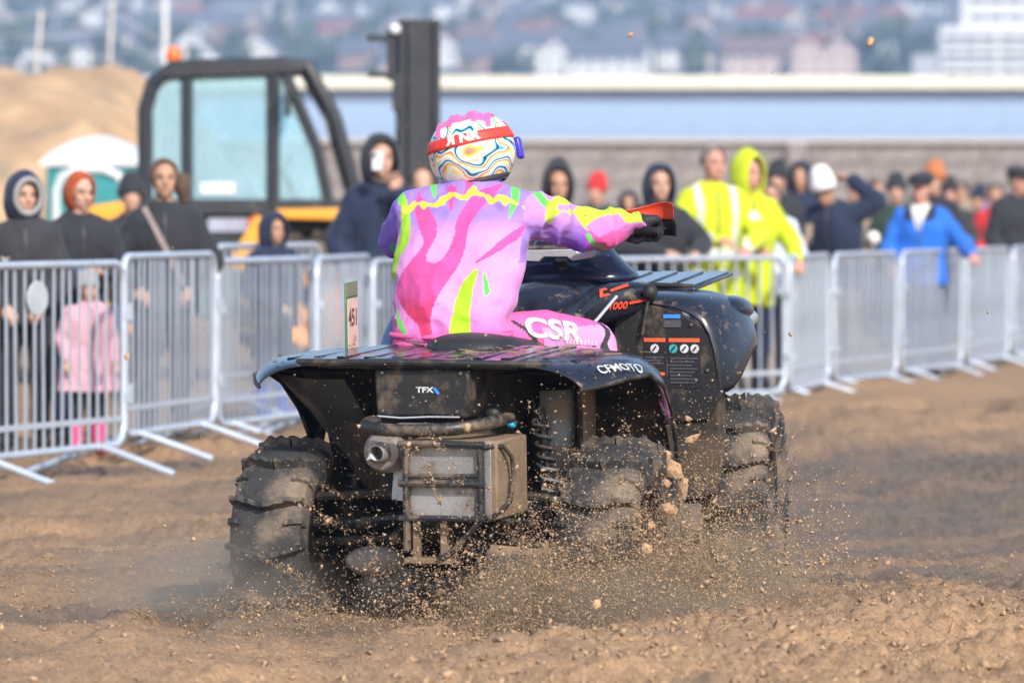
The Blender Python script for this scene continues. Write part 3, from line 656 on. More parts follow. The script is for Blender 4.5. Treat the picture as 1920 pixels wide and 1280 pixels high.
def torso_rings(secs, n=20):
    rg = []
    for (cx, cy, z, rx, ry) in secs:
        rg.append([(cx + rx * math.copysign(abs(math.cos(t)) ** 0.85, math.cos(t)), cy + ry * math.copysign(abs(math.sin(t)) ** 0.9, math.sin(t)), z) for t in [2 * math.pi * k / n for k in range(n)]])
    return rg
def wrinkle(me, amp, sc3, seed):
    c = coords(me); n = normals(me)
    d = fbm(c[:, 0] * sc3[0], c[:, 1] * sc3[1], c[:, 2] * sc3[2], o=3, seed=seed)
    r = 1 - 2 * np.abs(fbm(c[:, 0] * sc3[0] * .7 + 5, c[:, 1] * sc3[1] * .7, c[:, 2] * sc3[2] * .7, o=2, seed=seed + 3))
    setco(me, c + n * (amp * (0.6 * d + 0.5 * r))[:, None])

def shell(name, c, r, open_deg, m, parent, tilt=0.0, droop=0.0, thick=0.018, yaw=0.0, low=None, seed=0, peak=0.0):
    """hood or hair: ellipsoid shell round centre c, open towards -y by open_deg; droop pulls the lower back down, low cuts the opening wider below"""
    nu, nv = 28, 14; rings = []
    for i in range(nv + 1):
        th_ = R(open_deg) + (math.pi - R(open_deg)) * i / nv
        ring = []
        for k in range(nu):
            ph = 2 * math.pi * k / nu; t2 = th_
            if low is not None and i < nv: t2 = th_ + max(0, -math.sin(ph)) ** 1.5 * (R(low) - R(open_deg)) * (1 - i / nv)
            v = Vector((math.sin(t2) * math.cos(ph), -math.cos(t2), math.sin(t2) * math.sin(ph)))
            p = Vector((v.x * r[0], v.y * r[1], v.z * r[2]))
            if v.z < 0: p.z += droop * v.z * (0.4 + 0.6 * max(0, v.y + 0.3)); p.x *= 1 + 0.25 * abs(v.z) * (droop > 0)
            if v.z > 0: p.z += peak * v.z ** 3; p.y += peak * 0.4 * v.z ** 2
            f = 1 + 0.035 * (math.sin(v.x * 5 + seed) * math.cos(v.z * 4 + seed * 2) + 0.6 * math.sin(v.y * 9 + v.x * 3 + seed))
            ring.append(p * f)
        rings.append(ring)
    mtx = Euler((tilt, 0, yaw)).to_matrix()
    mb = MB(); mb.loft([[Vector(c) + mtx @ p for p in ring] for ring in rings], caps=False)
    return mb.build(name, m, parent, smooth=180, solid=thick, offset=1, sub=1)

def person(px, s, face, height, label, jacket=C_BLACK, legs=C_JEAN, shoes=M_SHOE, skin=0, arms=None, lean=0.0, head=(0, 0, 0), hem=0.80, bulk=1.0, lod=0, group='spectators behind the barriers', hood=None, hat=None, hair=None, xy=None, z0=None, collar=True, skirt=None, boots=False, torso_r=1.0):
    p = WP(px, s) if xy is None else Vector((xy[0], xy[1], 0))
    root = empty('person', (p.x, p.y, (gz(p.x, p.y) if z0 is None else z0)), (0, 0, R(face)), label, 'person', group)
    k = height / 1.75; root.scale = (k, k, k)
    A = arms or {}
    ly = lambda z: -lean * max(0, z - 0.9) / 0.55            # forward lean of the trunk
    SH = lambda sx: Vector((sx * 0.185, ly(1.42), 1.42))
    EL = {-1: Vector(A.get('eR', (-0.26, 0.03 + ly(1.15), 1.13))), 1: Vector(A.get('eL', (0.26, 0.03 + ly(1.15), 1.13)))}
    WR = {-1: Vector(A.get('wR', (-0.24, -0.12 + ly(1.0), 0.92))), 1: Vector(A.get('wL', (0.24, -0.12 + ly(1.0), 0.92)))}
    hc = Vector((head[0], ly(1.62) - 0.02 + head[1], 1.625 + head[2]))
    # body: one continuous skin
    mb = MB(); seg = 10 if not lod else 8
    mb.loft(torso_rings([(0, ly(z), z, rx, ry) for z, rx, ry in ((0.84, .14, .10), (0.95, .155, .11), (1.08, .135, .095), (1.25, .145, .10), (1.36, .135, .09), (1.43, .08, .07))], 14))
    mb.chain([(0, ly(1.42), 1.42), hc + Vector((0, 0.015, -0.06))], [0.062, 0.056], seg)
    for sx in (-1, 1):
        mb.chain([SH(sx) + Vector((-sx * 0.03, 0, -0.04)), EL[sx], WR[sx]], [0.042, 0.034, 0.027], seg)
        mb.chain([(sx * 0.09, 0, 0.90), (sx * 0.105, -0.01, 0.48), (sx * 0.11, 0.02, 0.09)], [0.082, 0.055, 0.038], seg)
        mb.chain([(sx * 0.11, 0.03, 0.05), (sx * 0.125, -0.12, 0.035)], [0.042, 0.034], seg)
        d = (WR[sx] - EL[sx]); hd = Vector(A.get('hR' if sx < 0 else 'hL', d)); hu = Vector(A.get('uR' if sx < 0 else 'uL', (0, -0.2, 1)))
        if not lod: hand(mb, WR[sx], hd, hu, -sx, A.get('curl', 0.4))
        else: mb.capsule(WR[sx], WR[sx] + hd.normalized() * 0.12, 0.03, 0.025, 8)
    Mh = Euler((A.get('nod', 0), A.get('roll', 0), A.get('turn', 0))).to_matrix()
    H = lambda x, y, z: hc + Mh @ Vector((x, y, z))
    he = (A.get('nod', 0), A.get('roll', 0), A.get('turn', 0))
    mb.ellip(H(0, 0.012, 0.03), (0.079, 0.092, 0.094), he); mb.ellip(H(0, -0.03, -0.045), (0.061, 0.060, 0.064), he)
    mb.capsule(H(0, -0.070, -0.088), H(0, -0.058, -0.08), 0.022, 0.03, 8)
    mb.capsule(H(0, -0.082, 0.015), H(0, -0.104, -0.022), 0.010, 0.0155, 8)
    for sx in (-1, 1):
        mb.ellip(H(sx * 0.074, 0.018, -0.005), (0.011, 0.022, 0.032), he, 8, 6); mb.ellip(H(sx * 0.038, -0.055, -0.02), (0.026, 0.028, 0.024), he, 8, 6)
        mb.capsule(H(sx * 0.015, -0.083, 0.032), H(sx * 0.048, -0.068, 0.034), 0.010, 0.009, 8)
    mb.capsule(H(-0.017, -0.083, -0.057), H(0.017, -0.083, -0.057), 0.010, 0.010, 8)
    me = remesh(mb, 0.0112 if not lod else 0.02, 2, 'body', 0.4); link('body', me, SKIN[skin if skin else int(px) % 3], root)
    if not lod:
        for sx in (-1, 1):
            e = MB(); e.ellip(H(sx * 0.031, -0.078, 0.012), (0.0105, 0.006, 0.0045), he, 10, 6); e.build('eye', M_EYE, root, smooth=180)
            e = MB(); e.capsule(H(sx * 0.014, -0.094, 0.038), H(sx * 0.050, -0.079, 0.040), 0.003, 0.0025, 6); e.build('eyebrow', M_BROW, root, smooth=180)
        e = MB(); e.ellip(H(0, -0.089, -0.058), (0.024, 0.009, 0.0075), he, 10, 6); e.build('mouth', M_LIP, root, smooth=180)
    # clothes
    jb = MB(); B = bulk
    secs = [(hem, .185, .135), (max(hem + .05, 0.86), .19, .14), (1.05, .175 * torso_r, .13 * torso_r), (1.24, .195, .148), (1.34, .185, .138), (1.40, .15, .118), (1.445, .105, .098), (1.48, .085, .085)]
    if skirt: secs = [(hem, .27, .2), (0.95, .2, .15)] + secs[2:]
    jb.loft(torso_rings([(0, ly(z) + (0.01 if z > 1.4 else 0), z, rx * B, ry * B) for z, rx, ry in secs], 22))
    if collar: jb.lathe([(0.078, 0), (0.086, 0.03), (0.083, 0.07), (0.072, 0.075)], (0, ly(1.44) + 0.012, 1.435), (0, -0.18, 1), 16)
    for sx in (-1, 1):
        jb.capsule((sx * 0.05, ly(1.44) + 0.01, 1.445), SH(sx) + Vector((-sx * 0.03, 0, -0.03)), 0.062 * B, 0.070 * B, 12)
        e = EL[sx]; w = WR[sx]; jb.chain([SH(sx) + Vector((-sx * 0.025, 0, -0.035)), e, w - (w - e).normalized() * 0.015], [0.080 * B, 0.066 * B, 0.046 * B], 12)
    me = remesh(jb, 0.016 if not lod else 0.026, 4, 'jacket'); wrinkle(me, 0.015 * B if not lod else 0.014, (9, 9, 6), int(px) % 97)
    jk = link('jacket', me, None, root)
    mats = jacket if isinstance(jacket, (list, tuple)) else [jacket]
    for m_ in mats: me.materials.append(m_)
    if not lod:
        tb_ = bmesh.new(); tb_.from_mesh(me); bv_ = BVHTree.FromBMesh(tb_); tb_.free(); zp = []
        for zz_ in np.linspace(1.44, hem + 0.06, 26):
            h_ = bv_.ray_cast(Vector((0.004 * math.sin(zz_ * 20), -0.9, zz_)), Vector((0, 1, 0)), 1.5)
            if h_[0] is not None and h_[0].y > -0.26: zp.append(h_[0] + Vector((0, -0.003, 0)))
        if len(zp) > 4: z_ = MB(); z_.tube(zp, 0.006, 6); z_.build('zip', M_ZIP, root, smooth=180)
    tb = MB()
    tb.loft(torso_rings([(0, 0, 0.80, .165, .115), (0, 0, 0.90, .165, .12), (0, 0, 1.0, .155, .11)], 16))
    for sx in (-1, 1): tb.chain([(sx * 0.088, 0, 0.87), (sx * 0.105, -0.012, 0.48), (sx * 0.11, 0.02, 0.30 if boots else 0.09)], [0.098, 0.075, 0.062], 12)
    me = remesh(tb, 0.022 if not lod else 0.028, 3, 'trousers'); wrinkle(me, 0.008, (8, 8, 7), 5); link('trousers', me, legs, root)
    for sx in (-1, 1):
        sb = MB(); sb.chain([(sx * 0.11, 0.04, 0.05), (sx * 0.125, -0.135, 0.042)], [0.055, 0.047], 12)
        if boots: sb.chain([(sx * 0.11, 0.03, 0.06), (sx * 0.11, 0.02, 0.34)], [0.062, 0.072], 12)
        link('boot' if boots else 'shoe', remesh(sb, 0.014 if not lod else 0.025, 2, 'shoe'), shoes, root)
    yw = A.get('turn', 0); tl = A.get('nod', 0)
    if hood:
        hm_, op = hood[0], hood[1]
        shell('hood', hc + Vector((0, 0.015, 0.012)), (0.108, 0.135, 0.142), op, hm_, root, tilt=tl, droop=0.10, yaw=yw, low=op + 8, seed=px, peak=hood[2] if len(hood) > 2 else 0.0)
    if hair:
        hm_, kind = hair
        if kind == 'short': shell('hair', hc + Vector((0, 0.016, 0.040)), (0.082, 0.100, 0.094), 62, hm_, root, tilt=tl + 0.25, yaw=yw, thick=0.008, low=100)
        if kind == 'bob': shell('hair', hc + Vector((0, 0.016, 0.022)), (0.090, 0.105, 0.112), 58, hm_, root, tilt=tl + 0.12, yaw=yw, thick=0.014, droop=0.05, low=56)
        if kind == 'tied':
            shell('hair', hc + Vector((0, 0.016, 0.036)), (0.083, 0.100, 0.096), 60, hm_, root, tilt=tl + 0.2, yaw=yw, thick=0.010, low=90)
            e = MB(); e.ellip(H(0.12, 0.05, -0.03), (0.060, 0.062, 0.085)); e.ellip(H(0.13, 0.06, -0.09), (0.04, 0.045, 0.07)); link('hair_bunch', remesh(e, 0.012, 3), hm_, root)
    if hat:
        hm_, kind = hat
        if kind == 'beanie':
            e = MB(); e.lathe([(0.098, -0.03), (0.104, 0.0), (0.102, 0.035), (0.095, 0.08), (0.078, 0.13), (0.045, 0.165), (0.0, 0.175)], H(0, 0.012, 0.045), Mh @ Vector((0, 0.30, 1)), 22); e.lathe([(0.100, -0.035), (0.112, -0.02), (0.112, 0.03), (0.102, 0.045)], H(0, 0.012, 0.045), Mh @ Vector((0, 0.30, 1)), 22, caps=False)
            e.build('beanie', hm_, root, smooth=60)
        if kind == 'cap':
            e = MB(); e.lathe([(0.088, -0.01), (0.112, 0.02), (0.122, 0.05), (0.10, 0.085), (0.05, 0.10), (0.0, 0.102)], H(0, 0.012, 0.05), Mh @ Vector((0, -0.12, 1)), 22)
            e.ellip(H(0, -0.10, 0.052), (0.078, 0.06, 0.012), (0.25, 0, 0)); e.build('flat_cap', hm_, root, smooth=60)
    return root, jk, H

def phone(px, s, z, off, label, m, rot=(0, 0, 0)):
    o_ = WP(px, s, z) + Vector(off); r_ = empty('phone', o_, rot, label, 'phone')
    mb = MB(); mb.box((0, 0, 0), (0.072, 0.009, 0.125)); mb.build('case', m, r_, bevel=0.006)
    mb = MB(); mb.box((-0.02, -0.006, 0.038), (0.026, 0.004, 0.030)); mb.build('camera_bump', M_PHONE_D, r_, bevel=0.002)
    return r_

rail = dict(eR=(-0.29, -0.14, 1.18), wR=(-0.10, -0.36, 1.12), eL=(0.29, -0.14, 1.18), wL=(0.10, -0.36, 1.12))
# left block
r, jk, H = person(45, 335, 8, 1.52, 'person in navy hood with grey fur lining and black jacket, at far left', C_CHAR, C_BLACK, hood=(C_NAVY, 44), bulk=1.0, arms=dict(turn=0.3, nod=0.1, wR=(-0.13, -0.22, 0.92), eR=(-0.28, -0.02, 1.1), wL=(0.1, -0.22, 0.92), eL=(0.28, -0.02, 1.1)))
mb = MB(); mb.tube([H(0.088 * math.cos(t), -0.085, 0.008 + 0.112 * math.sin(t)) for t in np.linspace(0, 2 * math.pi, 25)[:-1]], 0.019, 8, closed=True); mb.build('fur_trim', C_GREY, r)
mb = MB(); mb.add([(-0.02, 0, 0.0), (-0.055, 0, 0.02), (-0.05, 0, -0.012), (0.055, 0, 0.022), (-0.015, 0, -0.004)], [(0, 1, 2), (0, 2, 3), (2, 4, 3)]); me = mb.mesh('logo')
me2 = bpy.data.meshes.new('logo'); me2.from_pydata([(-0.055, -0.004, 0), (-0.03, -0.024, 0), (0.06, 0.022, 0), (-0.01, -0.002, 0), (-0.035, -0.006, 0), (-0.045, 0.012, 0)], [], [(0, 1, 4, 5), (1, 2, 3, 4)])
decal('logo', me2, C_WHITE, r, (-0.10, -0.16, 1.23), (1, 0, 0), (0, 0, 1), jk.data, 0.004)
person(150, 328, 14, 1.54, 'red haired woman in open black coat holding a phone at the rail', C_BLACK, C_NAVY, hair=(H_RED, 'bob'), bulk=0.94, arms=dict(eR=(-0.27, -0.02, 1.12), wR=(-0.06, -0.27, 1.08), eL=(0.27, -0.02, 1.12), wL=(0.09, -0.28, 1.10), nod=0.16, turn=0.35, hR=(0.5, -0.6, 0.4), hL=(-0.5, -0.6, 0.4)))
phone(163, 328, 1.05, (0, -0.42, 0), 'blue cased phone in the red haired woman\'s hands', mat('phone_blue', (0.04, 0.10, 0.30), rough=0.3), (R(-50), 0, R(20)))
person(165, 338, 20, 0.98, 'small child in pink coat, grey fluffy hat and hot pink wellies', C_PINK, C_BLACK, C_HOTP, hat=(C_GREY, 'beanie'), hem=0.62, skirt=True, boots=True, bulk=1.25)
r, jk, H = person(308, 316, 4, 1.67, 'woman with tied brown hair in black coat with cross body strap', C_BLACK, C_BLACK, hair=(H_MID, 'tied'), bulk=1.04, arms=dict(wR=(-0.16, -0.2, 0.96), wL=(0.16, -0.2, 0.96), eR=(-0.3, 0, 1.12), eL=(0.3, 0, 1.12), turn=0.1))
st = MB(); zz = np.linspace(0, 1, 24); bands = []
tb = bmesh.new(); tb.from_mesh(jk.data); bv = BVHTree.FromBMesh(tb); tb.free()
for t in zz:
    x = -0.125 + 0.29 * t; z = 1.46 - 0.56 * t; h_ = bv.ray_cast(Vector((x, -0.6, z)), Vector((0, 1, 0)), 1.0)
    y = (h_[0].y if h_[0] is not None else -0.12) - 0.010; bands.append([(x - 0.016, y, z - 0.008), (x + 0.016, y, z + 0.008), (x + 0.016, y + 0.006, z + 0.008), (x - 0.016, y + 0.006, z - 0.008)])
st.loft(bands); st.build('bag_strap', mat('strap_taupe', (0.26, 0.21, 0.2), rough=0.7), r)
person(246, 262, 10, 1.58, 'half hidden person in black hat behind the woman with tied hair', C_BLACK, hat=(C_BLACK, 'beanie'), lod=1)
person(512, 288, 38, 1.32, 'small child in navy hooded snowsuit and blue wellies, looking sideways', C_NAVY, C_NAVY, C_BWEL, hood=(C_NAVY, 46), boots=True, bulk=1.15, arms=dict(eR=(-0.27, -0.05, 1.1), wR=(-0.12, -0.28, 0.98), wL=(0.16, -0.28, 1.0)))
r, jk, H = person(714, 275, 10, 1.94, 'tall man in black hood filming with a pale phone held before his face', C_NAVY, C_BLACK, hood=(C_BLACK, 46), hem=0.70, bulk=1.06, arms=dict(eL=(0.30, -0.16, 1.25), wL=(0.045, -0.29, 1.42), hL=(-0.22, -0.1, 1), uL=(0, 1, 0.2), eR=(-0.28, 0.02, 1.13), wR=(-0.2, -0.1, 0.9), curl=0.45))
phone(710, 275, 1.725, (0.0, -0.36, 0.0), 'pale phone held up by the tall hooded man', M_PHONE_W, (R(6), 0, R(8)))
person(792, 262, 0, 1.72, 'person in pale blue coat mostly hidden behind the filming man', cloth('pale_blue_cloth', (0.42, 0.55, 0.75)), hair=(H_BROWN, 'short'), lod=1)
# right block
person(1046, 262, 22, 1.69, 'young man in pointed black hood looking over the rider\'s shoulder', C_BLACK, C_BLACK, hood=(C_CHAR, 50, 0.05), bulk=1.1, arms=dict(turn=-0.35, nod=0.1))
person(1236, 261, 10, 1.72, 'boy in navy hood and black jacket leaning on the rail beside the stewards', C_BLACK, C_BLACK, hood=(C_NAVY, 50), bulk=1.08, arms=dict(rail, eR=(-0.3, -0.1, 1.16), wR=(-0.02, -0.34, 1.13), eL=(0.31, -0.1, 1.2), wL=(0.2, -0.35, 1.13)))
def hivis_bands(r, jk, faces):
    me = jk.data; c = face_centres(me); z = c[:, 2]; x = c[:, 0]
    tor = np.abs(x) < 0.235
    m_ = (tor & ((np.abs(z - 1.02) < 0.028) | (np.abs(z - 0.86) < 0.025))) | ((np.abs(np.abs(x) - 0.125) < 0.024) & (z > 1.05) & (z < 1.49)) | ((np.abs(x) > 0.235) & (np.abs(z - 1.27) < 0.026))
    me.polygons.foreach_set('material_index', m_.astype(np.int32)); me.update()
r, jk, H = person(1336, 257, 14, 1.82, 'bare headed steward in hi-vis yellow coat with silver tape', [C_HIVIS, C_REFL], C_NAVY, skin=1, hair=(H_GREY, 'short'), bulk=1.12, hem=0.66, arms=dict(eR=(-0.31, -0.1, 1.14), wR=(-0.06, -0.36, 1.10), eL=(0.31, -0.12, 1.13), wL=(0.13, -0.40, 1.04), turn=0.25))
hivis_bands(r, jk, None)
person(1402, 254, 22, 1.75, 'steward in hi-vis yellow coat with yellow hood up', [C_HIVIS], C_NAVY, skin=1, hood=(C_HIVIS, 47, 0.03), bulk=1.10, hem=0.66, arms=dict(eR=(-0.3, -0.1, 1.12), wR=(-0.1, -0.36, 1.08), eL=(0.33, -0.06, 1.13), wL=(0.24, -0.34, 1.0), turn=0.35))
person(1445, 238, 0, 1.60, 'person in white and blue jacket behind the hooded steward', cloth('white_blue_cloth', (0.62, 0.68, 0.85)), C_NAVY, hair=(H_BROWN, 'short'), arms=dict(eL=(0.26, -0.08, 1.1), wL=(0.2, -0.33, 1.12)))
r, jk, H = person(1572, 236, -28, 1.70, 'person in white beanie and sunglasses, navy coat, hand raised to head', C_NAVY, C_TAN, skin=2, hat=(C_WHITE, 'beanie'), bulk=1.2, lean=0.10, head=(-0.03, -0.06, -0.04), arms=dict(eL=(0.37, -0.02, 1.50), wL=(0.15, -0.10, 1.68), hL=(-0.9, 0.05, 0.25), uL=(0, 0.5, 1), eR=(-0.28, -0.08, 1.12), wR=(-0.16, -0.34, 1.18), nod=0.42, roll=-0.2))
e = MB(); e.tube([H(-0.072, -0.03, 0.012), H(-0.05, -0.088, 0.012), H(0, -0.10, 0.012), H(0.05, -0.088, 0.012), H(0.072, -0.03, 0.012)], 0.012, 8); e.build('sunglasses', C_BLACK, r)
cup = empty('paper_cup', WP(1511, 240, 1.23) , (0, 0, 0), 'brown paper cup held by the person in white beanie', 'cup'); cup.location.y -= 0.3
mb = MB(); mb.lathe([(0.03, -0.06), (0.042, 0.06), (0.038, 0.06), (0.027, -0.055)], seg=18); mb.build('cup_wall', C_TAN, cup, smooth=50); mb = MB(); mb.lathe([(0.045, 0.055), (0.045, 0.068), (0.03, 0.074), (0, 0.074)], seg=18); mb.build('lid', C_BLACK, cup)
r, jk, H = person(1728, 223, -14, 1.71, 'man in bright blue jacket and black flat cap with hand on rail', [C_BLUE, C_WHITE, C_NAVY], C_JEAN, skin=1, hat=(C_BLACK, 'cap'), bulk=1.2, hem=0.80, arms=dict(eL=(0.36, 0.0, 1.16), wL=(0.47, -0.24, 1.07), hL=(0.35, -0.8, -0.2), eR=(-0.29, -0.05, 1.12), wR=(-0.2, -0.3, 0.98), turn=-0.25, nod=0.08))
me = jk.data; c = face_centres(me); v_ = (c[:, 1] < -0.03) & (np.abs(c[:, 0] - 0.0) < (c[:, 2] - 1.24) * 0.33); n_ = (c[:, 2] > 1.36) & (np.abs(c[:, 0]) < 0.135) & ~v_
me.polygons.foreach_set('material_index', (v_ * 1 + n_ * 2).astype(np.int32))
person(1908, 204, 30, 1.76, 'grey haired man in black coat cut by the right edge', C_BLACK, C_BLACK, skin=1, hair=(H_GREY, 'short'), hat=(C_BLACK, 'cap'), bulk=1.3, arms=dict(turn=0.3))
# people further back, too blurred to show more than coat and headwear
far = [(1120, 190, 1.70, C_GREEN, (C_RED, 'beanie'), None, 'distant person in red beanie and green coat behind the rider\'s arm'), (1178, 185, 1.55, C_NAVY, None, (C_NAVY, 50), 'distant navy hooded person left of the boy at the rail'),
       (1458, 200, 1.75, C_BLACK, (C_BLACK, 'beanie'), None, 'distant person in black with black beanie behind the stewards'), (1502, 195, 1.80, C_NAVY, None, (C_NAVY, 50), 'distant person in navy hood beside the black beanie'),
       (1536, 160, 1.72, C_GREY, None, None, 'distant bare headed person in grey left of the white beanie'), (1640, 170, 1.72, C_TAN, None, None, 'distant fair person in tan between white beanie and green coat'), (1680, 185, 1.72, C_GREEN, (C_BLACK, 'beanie'), None, 'distant broad person in dark green coat and black hat'),
       (1752, 195, 1.80, C_BLACK, (C_ORNG, 'beanie'), None, 'distant person in orange brown hat behind the blue jacket'), (1805, 150, 1.74, C_TAN, None, None, 'distant person in pale tan coat right of the blue jacket'), (1835, 165, 1.62, C_NAVY, (C_NAVY, 'beanie'), None, 'distant person in navy with navy hat right of the tan coat'),
       (1852, 150, 1.70, C_BLUE, None, None, 'distant person in purplish blue coat near the right edge'), (1868, 172, 1.66, C_RED, None, None, 'distant person in dull red behind the black coat'), (1600, 140, 1.75, C_BLACK, None, None, 'distant bare headed person in black behind the raised arm'), (1420, 150, 1.7, C_CHAR, None, None, 'distant person in charcoal behind the hooded steward'),
       (1715, 140, 1.70, C_GREY, None, (C_GREY, 50), 'distant grey hooded person behind the black flat cap'), (1780, 175, 1.7, C_CHAR, (C_BLACK, 'beanie'), None, 'distant person in charcoal and black hat just right of the orange hat')]
for (px, s, h, cj, ht, hd, lb) in far:
    person(px, s, random.uniform(-50, 50), h, lb, cj, C_JEAN, hat=ht, hood=hd, hair=None if (ht or hd) else (H_BROWN, 'short'), lod=1, group='people further back on the beach', bulk=1.15, arms=dict(wR=(-0.1, -0.25, 1.0), wL=(0.1, -0.25, 1.0)))
mb = MB(); mb.ellip((0, 0, 0), (0.055, 0.055, 0.055), nu=20, nv=12); mb.lathe([(0.012, -0.075), (0.014, -0.05), (0.0, -0.045)], seg=10)
o = mb.build('balloon', C_WHITE, smooth=60); o.location = WP(1640, 236, zpx(446, 236)); o.location.y += 0.2
tag(o, 'small white round ball just left of the blue jacket', 'ball')
# ------------------------------------------------------------------ quad bike (local: x right, y forward, z up, origin under the rear axle)
QL, QR = (-0.185, 19.75, -0.03), (R(2.5), 0, R(-20))
MUD = (0.24, 0.165, 0.105)
P_GLOSS = mat('black_gloss_plastic', (0.013, 0.016, 0.026), rough=0.20, var=0.2, scale=9, dirt=(MUD, 0.20, 16), coat=0.3)
P_WET = mat('wet_black_plastic', (0.03, 0.035, 0.045), rough=0.16, var=0.2, scale=9, coat=0.6, dirt=(MUD, 0.10, 22))
P_MATT = mat('black_matt_plastic', (0.016, 0.016, 0.018), rough=0.55, var=0.2, scale=9, bump=0.15, bscale=200, dirt=((0.13, 0.095, 0.065), 0.36, 8))
P_MUDDY = mat('muddy_plastic', (0.014, 0.013, 0.012), rough=0.7, var=0.2, scale=8, bump=0.4, bscale=40, dirt=((0.075, 0.052, 0.034), 0.48, 6))
P_STEEL = mat('muddy_steel_tube', (0.05, 0.05, 0.052), rough=0.4, metal=0.5, var=0.2, dirt=((0.26, 0.19, 0.13), 0.38, 10))
P_ALU = mat('scratched_aluminium', (0.36, 0.355, 0.35), rough=0.5, metal=0.5, var=0.2, scale=7, dirt=((0.22, 0.17, 0.13), 0.40, 8))
P_TAN = mat('mud_coated_steel', (0.22, 0.155, 0.10), rough=0.85, var=0.2, scale=9, bump=0.3, bscale=40, dirt=((0.20, 0.135, 0.08), 0.4, 5))
P_GREY = mat('grey_liner', (0.20, 0.21, 0.225), rough=0.5, var=0.2, scale=8, dirt=(MUD, 0.40, 9))
P_RED = mat('decal_red', (0.72, 0.07, 0.03), rough=0.4); P_WHITE = mat('decal_white', (0.66, 0.68, 0.72), rough=0.5, dirt=((0.16, 0.12, 0.085), 0.30, 45)); P_BLUE = mat('decal_blue', (0.05, 0.25, 0.75), rough=0.4)
P_RUB = mat('sand_tyre_rubber', (0.035, 0.035, 0.036), rough=0.8, var=0.25, scale=14, dirt=((0.22, 0.17, 0.125), 0.42, 5), bump=0.3, bscale=50)
P_SIL = mat('silver_plate', (0.62, 0.66, 0.70), rough=0.3, metal=0.35, dirt=(MUD, 0.15, 20))
quad = empty('quad_bike', QL, QR, 'black mud splashed quad bike with paddle tyres and metal carrier box', 'quad bike')

def quad_wheel(x, y, z, r, w, steer, paddles):
    hub = empty('wheel', (x, y, z), (0, 0, R(steer))); hub.parent = quad; hw = w / 2
    mb = MB()
    prof = [(r * 0.54, -hw * 0.72), (r * 0.66, -hw * 0.94), (r * 0.80, -hw), (r * 0.90, -hw * 0.93), (r * 0.955, -hw * 0.72), (r * 0.975, -hw * 0.3), (r * 0.975, hw * 0.3), (r * 0.955, hw * 0.72), (r * 0.90, hw * 0.93), (r * 0.80, hw), (r * 0.66, hw * 0.94), (r * 0.54, hw * 0.72)]
    mb.lathe(prof, axis=(1, 0, 0), seg=64, caps=False)
    def lug(t, x0, x1, t_off, hgt, th_):
        """bar across the tread following its crown, from x0 to x1"""
        rg = []
        for k in range(7):
            xx = x0 + (x1 - x0) * k / 6; u = abs(xx) / hw; rr = r * (0.975 - 0.02 * u - 0.10 * max(0, u - 0.72) / 0.28 * 0.8)
            tt = t + t_off * (k / 6); notch = 0.72 if k % 2 else 1.0
            pts = []
            for (dr, dt) in ((-0.01, -th_), (hgt * notch, -th_ * 0.55), (hgt * notch, th_ * 0.55), (-0.01, th_)):
                a = tt + dt / r; pts.append((xx, (rr + dr) * math.cos(a), (rr + dr) * math.sin(a)))
            rg.append(pts)
        mb.loft(rg)
    for k in range(paddles):
        t = 2 * math.pi * k / paddles
        lug(t, -hw * 0.98, -0.004, 0.10, 0.038, 0.015); lug(t + 0.10, 0.004, hw * 0.98, -0.10, 0.038, 0.015)
        for s_ in (-1, 1): lug(t + math.pi / paddles, s_ * hw * 0.6, s_ * hw * 0.99, -0.03, 0.016, 0.014)
    for k in range(paddles * 2):                       # sidewall ribs
        t = math.pi * k / paddles
        for s_ in (-1, 1): mb.box((s_ * hw * 0.975, r * 0.84 * math.cos(t), r * 0.84 * math.sin(t)), (0.012, r * 0.12, 0.012), (t, 0, 0))
    mb.build('tyre', P_RUB, hub, smooth=40)
    mb = MB(); s_ = 1 if x > 0 else -1
    mb.lathe([(0.02, s_ * hw * 0.35), (0.055, s_ * hw * 0.38), (0.06, s_ * hw * 0.15), (r * 0.45, s_ * hw * 0.25), (r * 0.50, s_ * hw * 0.70), (r * 0.56, s_ * hw * 0.78), (r * 0.56, s_ * hw * 0.72), (r * 0.48, -s_ * hw * 0.6), (r * 0.56, -s_ * hw * 0.76), (r * 0.3, -s_ * hw * 0.5)], axis=(1, 0, 0), seg=32)
    for k in range(7):
        t = 2 * math.pi * k / 7; mb.box((s_ * hw * 0.32, r * 0.27 * math.cos(t), r * 0.27 * math.sin(t)), (0.03, r * 0.38, 0.035), (t, 0, 0))
    mb.build('rim', P_MATT, hub)
for sx in (-1, 1):
    quad_wheel(sx * 0.60, 0, 0.295 if sx > 0 else 0.278, 0.335, 0.28, 0, 12)
    quad_wheel(sx * 0.585, 1.46, 0.335, 0.330, 0.24, 9, 14)

